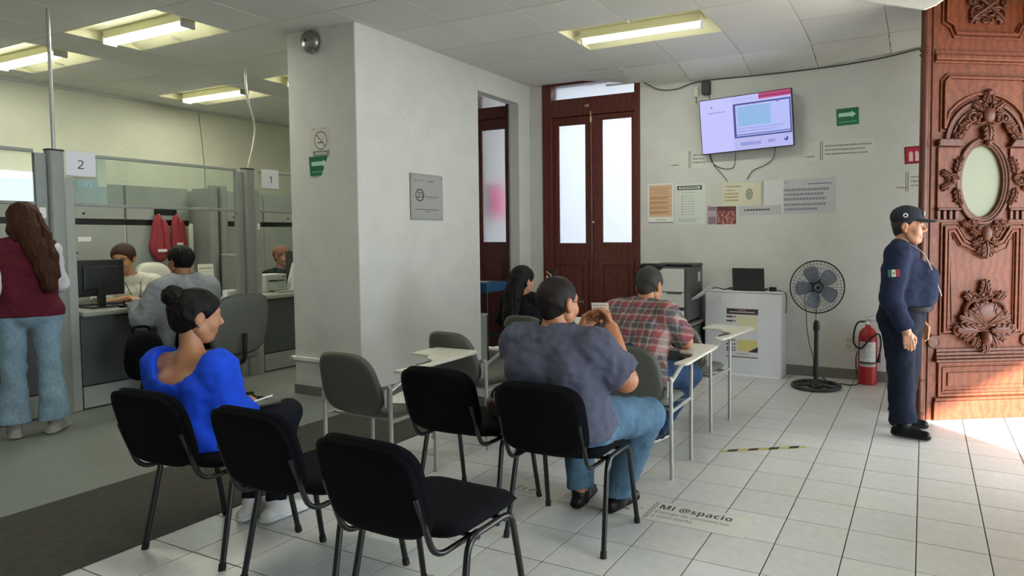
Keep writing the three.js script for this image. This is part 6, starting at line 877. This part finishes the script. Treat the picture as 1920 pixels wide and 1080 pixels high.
// someone in booth 1, behind the monitor
person({
  label: 'person with reddish hair seated behind the screen of booth 1', pos: [-7.42, 0, -5.68], turn: -Math.PI / 2, skin: 0xc0806a, hair: 0x8a5a48, bulk: 0.97, look: [0.1, -0.1, 0],
  j: { P: [0, 0.6, 0.06], C: [0, 0.86, 0.04], N: [0, 1.03, 0.02], H: [0, 1.22, -0.01], SL: [-0.18, 0.97, 0.03], SR: [0.18, 0.97, 0.03], EL: [-0.25, 0.76, -0.05], ER: [0.25, 0.76, -0.05], WL: [-0.12, 0.86, -0.3], WR: [0.12, 0.86, -0.3], HL: [-0.1, 0.56, 0.04], HR: [0.1, 0.56, 0.04], KL: [-0.12, 0.52, -0.36], KR: [0.12, 0.52, -0.36], AL: [-0.12, 0.09, -0.34], AR: [0.12, 0.09, -0.34] },
  hl: { dir: [0.3, 0, -1], palm: [0, -1, 0] }, hr: { dir: [-0.3, 0, -1], palm: [0, -1, 0] },
  clothes: [{ kind: 'trousers', name: 'trousers', color: 0x2a2a30, t: 0.014, h: 0.012 }, { kind: 'top', name: 'dark_top', color: 0x22262c, t: 0.018, sleeve: 1.9, hips: true, hem: 0.5, neck: { r: 0.062, r2: 0.075 }, h: 0.011 }],
  hairDo: (add) => add(skullHair(0.016, -0.07, -0.022, 0, 0.004)),
});
// the dark haired woman in the alcove
person({
  label: 'seated woman in black top with long black hair near the red door', pos: [-3.1, 0, -4.76], turn: 0.05, skin: 0xb07f62, hair: 0x0e0b0d, bulk: 0.92, look: [-0.25, -0.1, 0], w: 0.96,
  j: { P: [0, 0.57, 0.08], C: [0, 0.8, 0.08], N: [-0.01, 0.94, 0.06], H: [-0.03, 1.07, 0.04], SL: [-0.175, 0.885, 0.06], SR: [0.175, 0.885, 0.06], EL: [-0.3, 0.72, -0.04], ER: [0.22, 0.72, -0.1], WL: [-0.4, 0.76, -0.22], WR: [0.15, 1.0, -0.16], HL: [-0.1, 0.54, 0.06], HR: [0.1, 0.54, 0.06], KL: [-0.11, 0.52, -0.36], KR: [0.11, 0.52, -0.36], AL: [-0.1, 0.09, -0.3], AR: [0.1, 0.09, -0.3] },
  hl: { dir: [-0.6, 0, -0.8], palm: [0, -1, 0] }, hr: { dir: [-0.1, 0.9, -0.2], palm: [-0.9, 0.1, 0.1] }, shoe: { color: 0x222225 },
  clothes: [{ kind: 'trousers', name: 'trousers', color: 0x1b1b22, t: 0.012 }, { kind: 'top', name: 'black_top', color: 0x17151c, t: 0.016, sleeve: 1.6, hips: true, hem: 0.48, neck: { r: 0.075, r2: 0.085 } }],
  hairDo: (add) => { add(skullHair(0.015, -0.085, -0.015, 0, 0.004)); add(longHair([[0, 0.0, 0.07], [0.0, -0.12, 0.1], [0.01, -0.26, 0.12], [0.02, -0.38, 0.13]], 0.078, 0.06, 0.007)); },
});
{ const c = thing('phone', 'black phone held up by the woman in black', 'phone', [-2.965, 1.09, -4.93], 0.3); part('phone_body', cb(0.075, 0.15, 0.009, 0, 0, 0, 0.004, 2), M.blackPlastic, c); part('phone_screen', cb(0.068, 0.14, 0.001, 0, 0, -0.005, 0), mat(0x0c0d10, { roughness: 0.1 }), c); }
// the chair under the man at the counter
putChair(blackChair, 'visitor_chair', 'black chair under the man in the grey hooded top', -5.97, -3.56, Math.PI / 2, GB);
renderer.render(scene, camera);
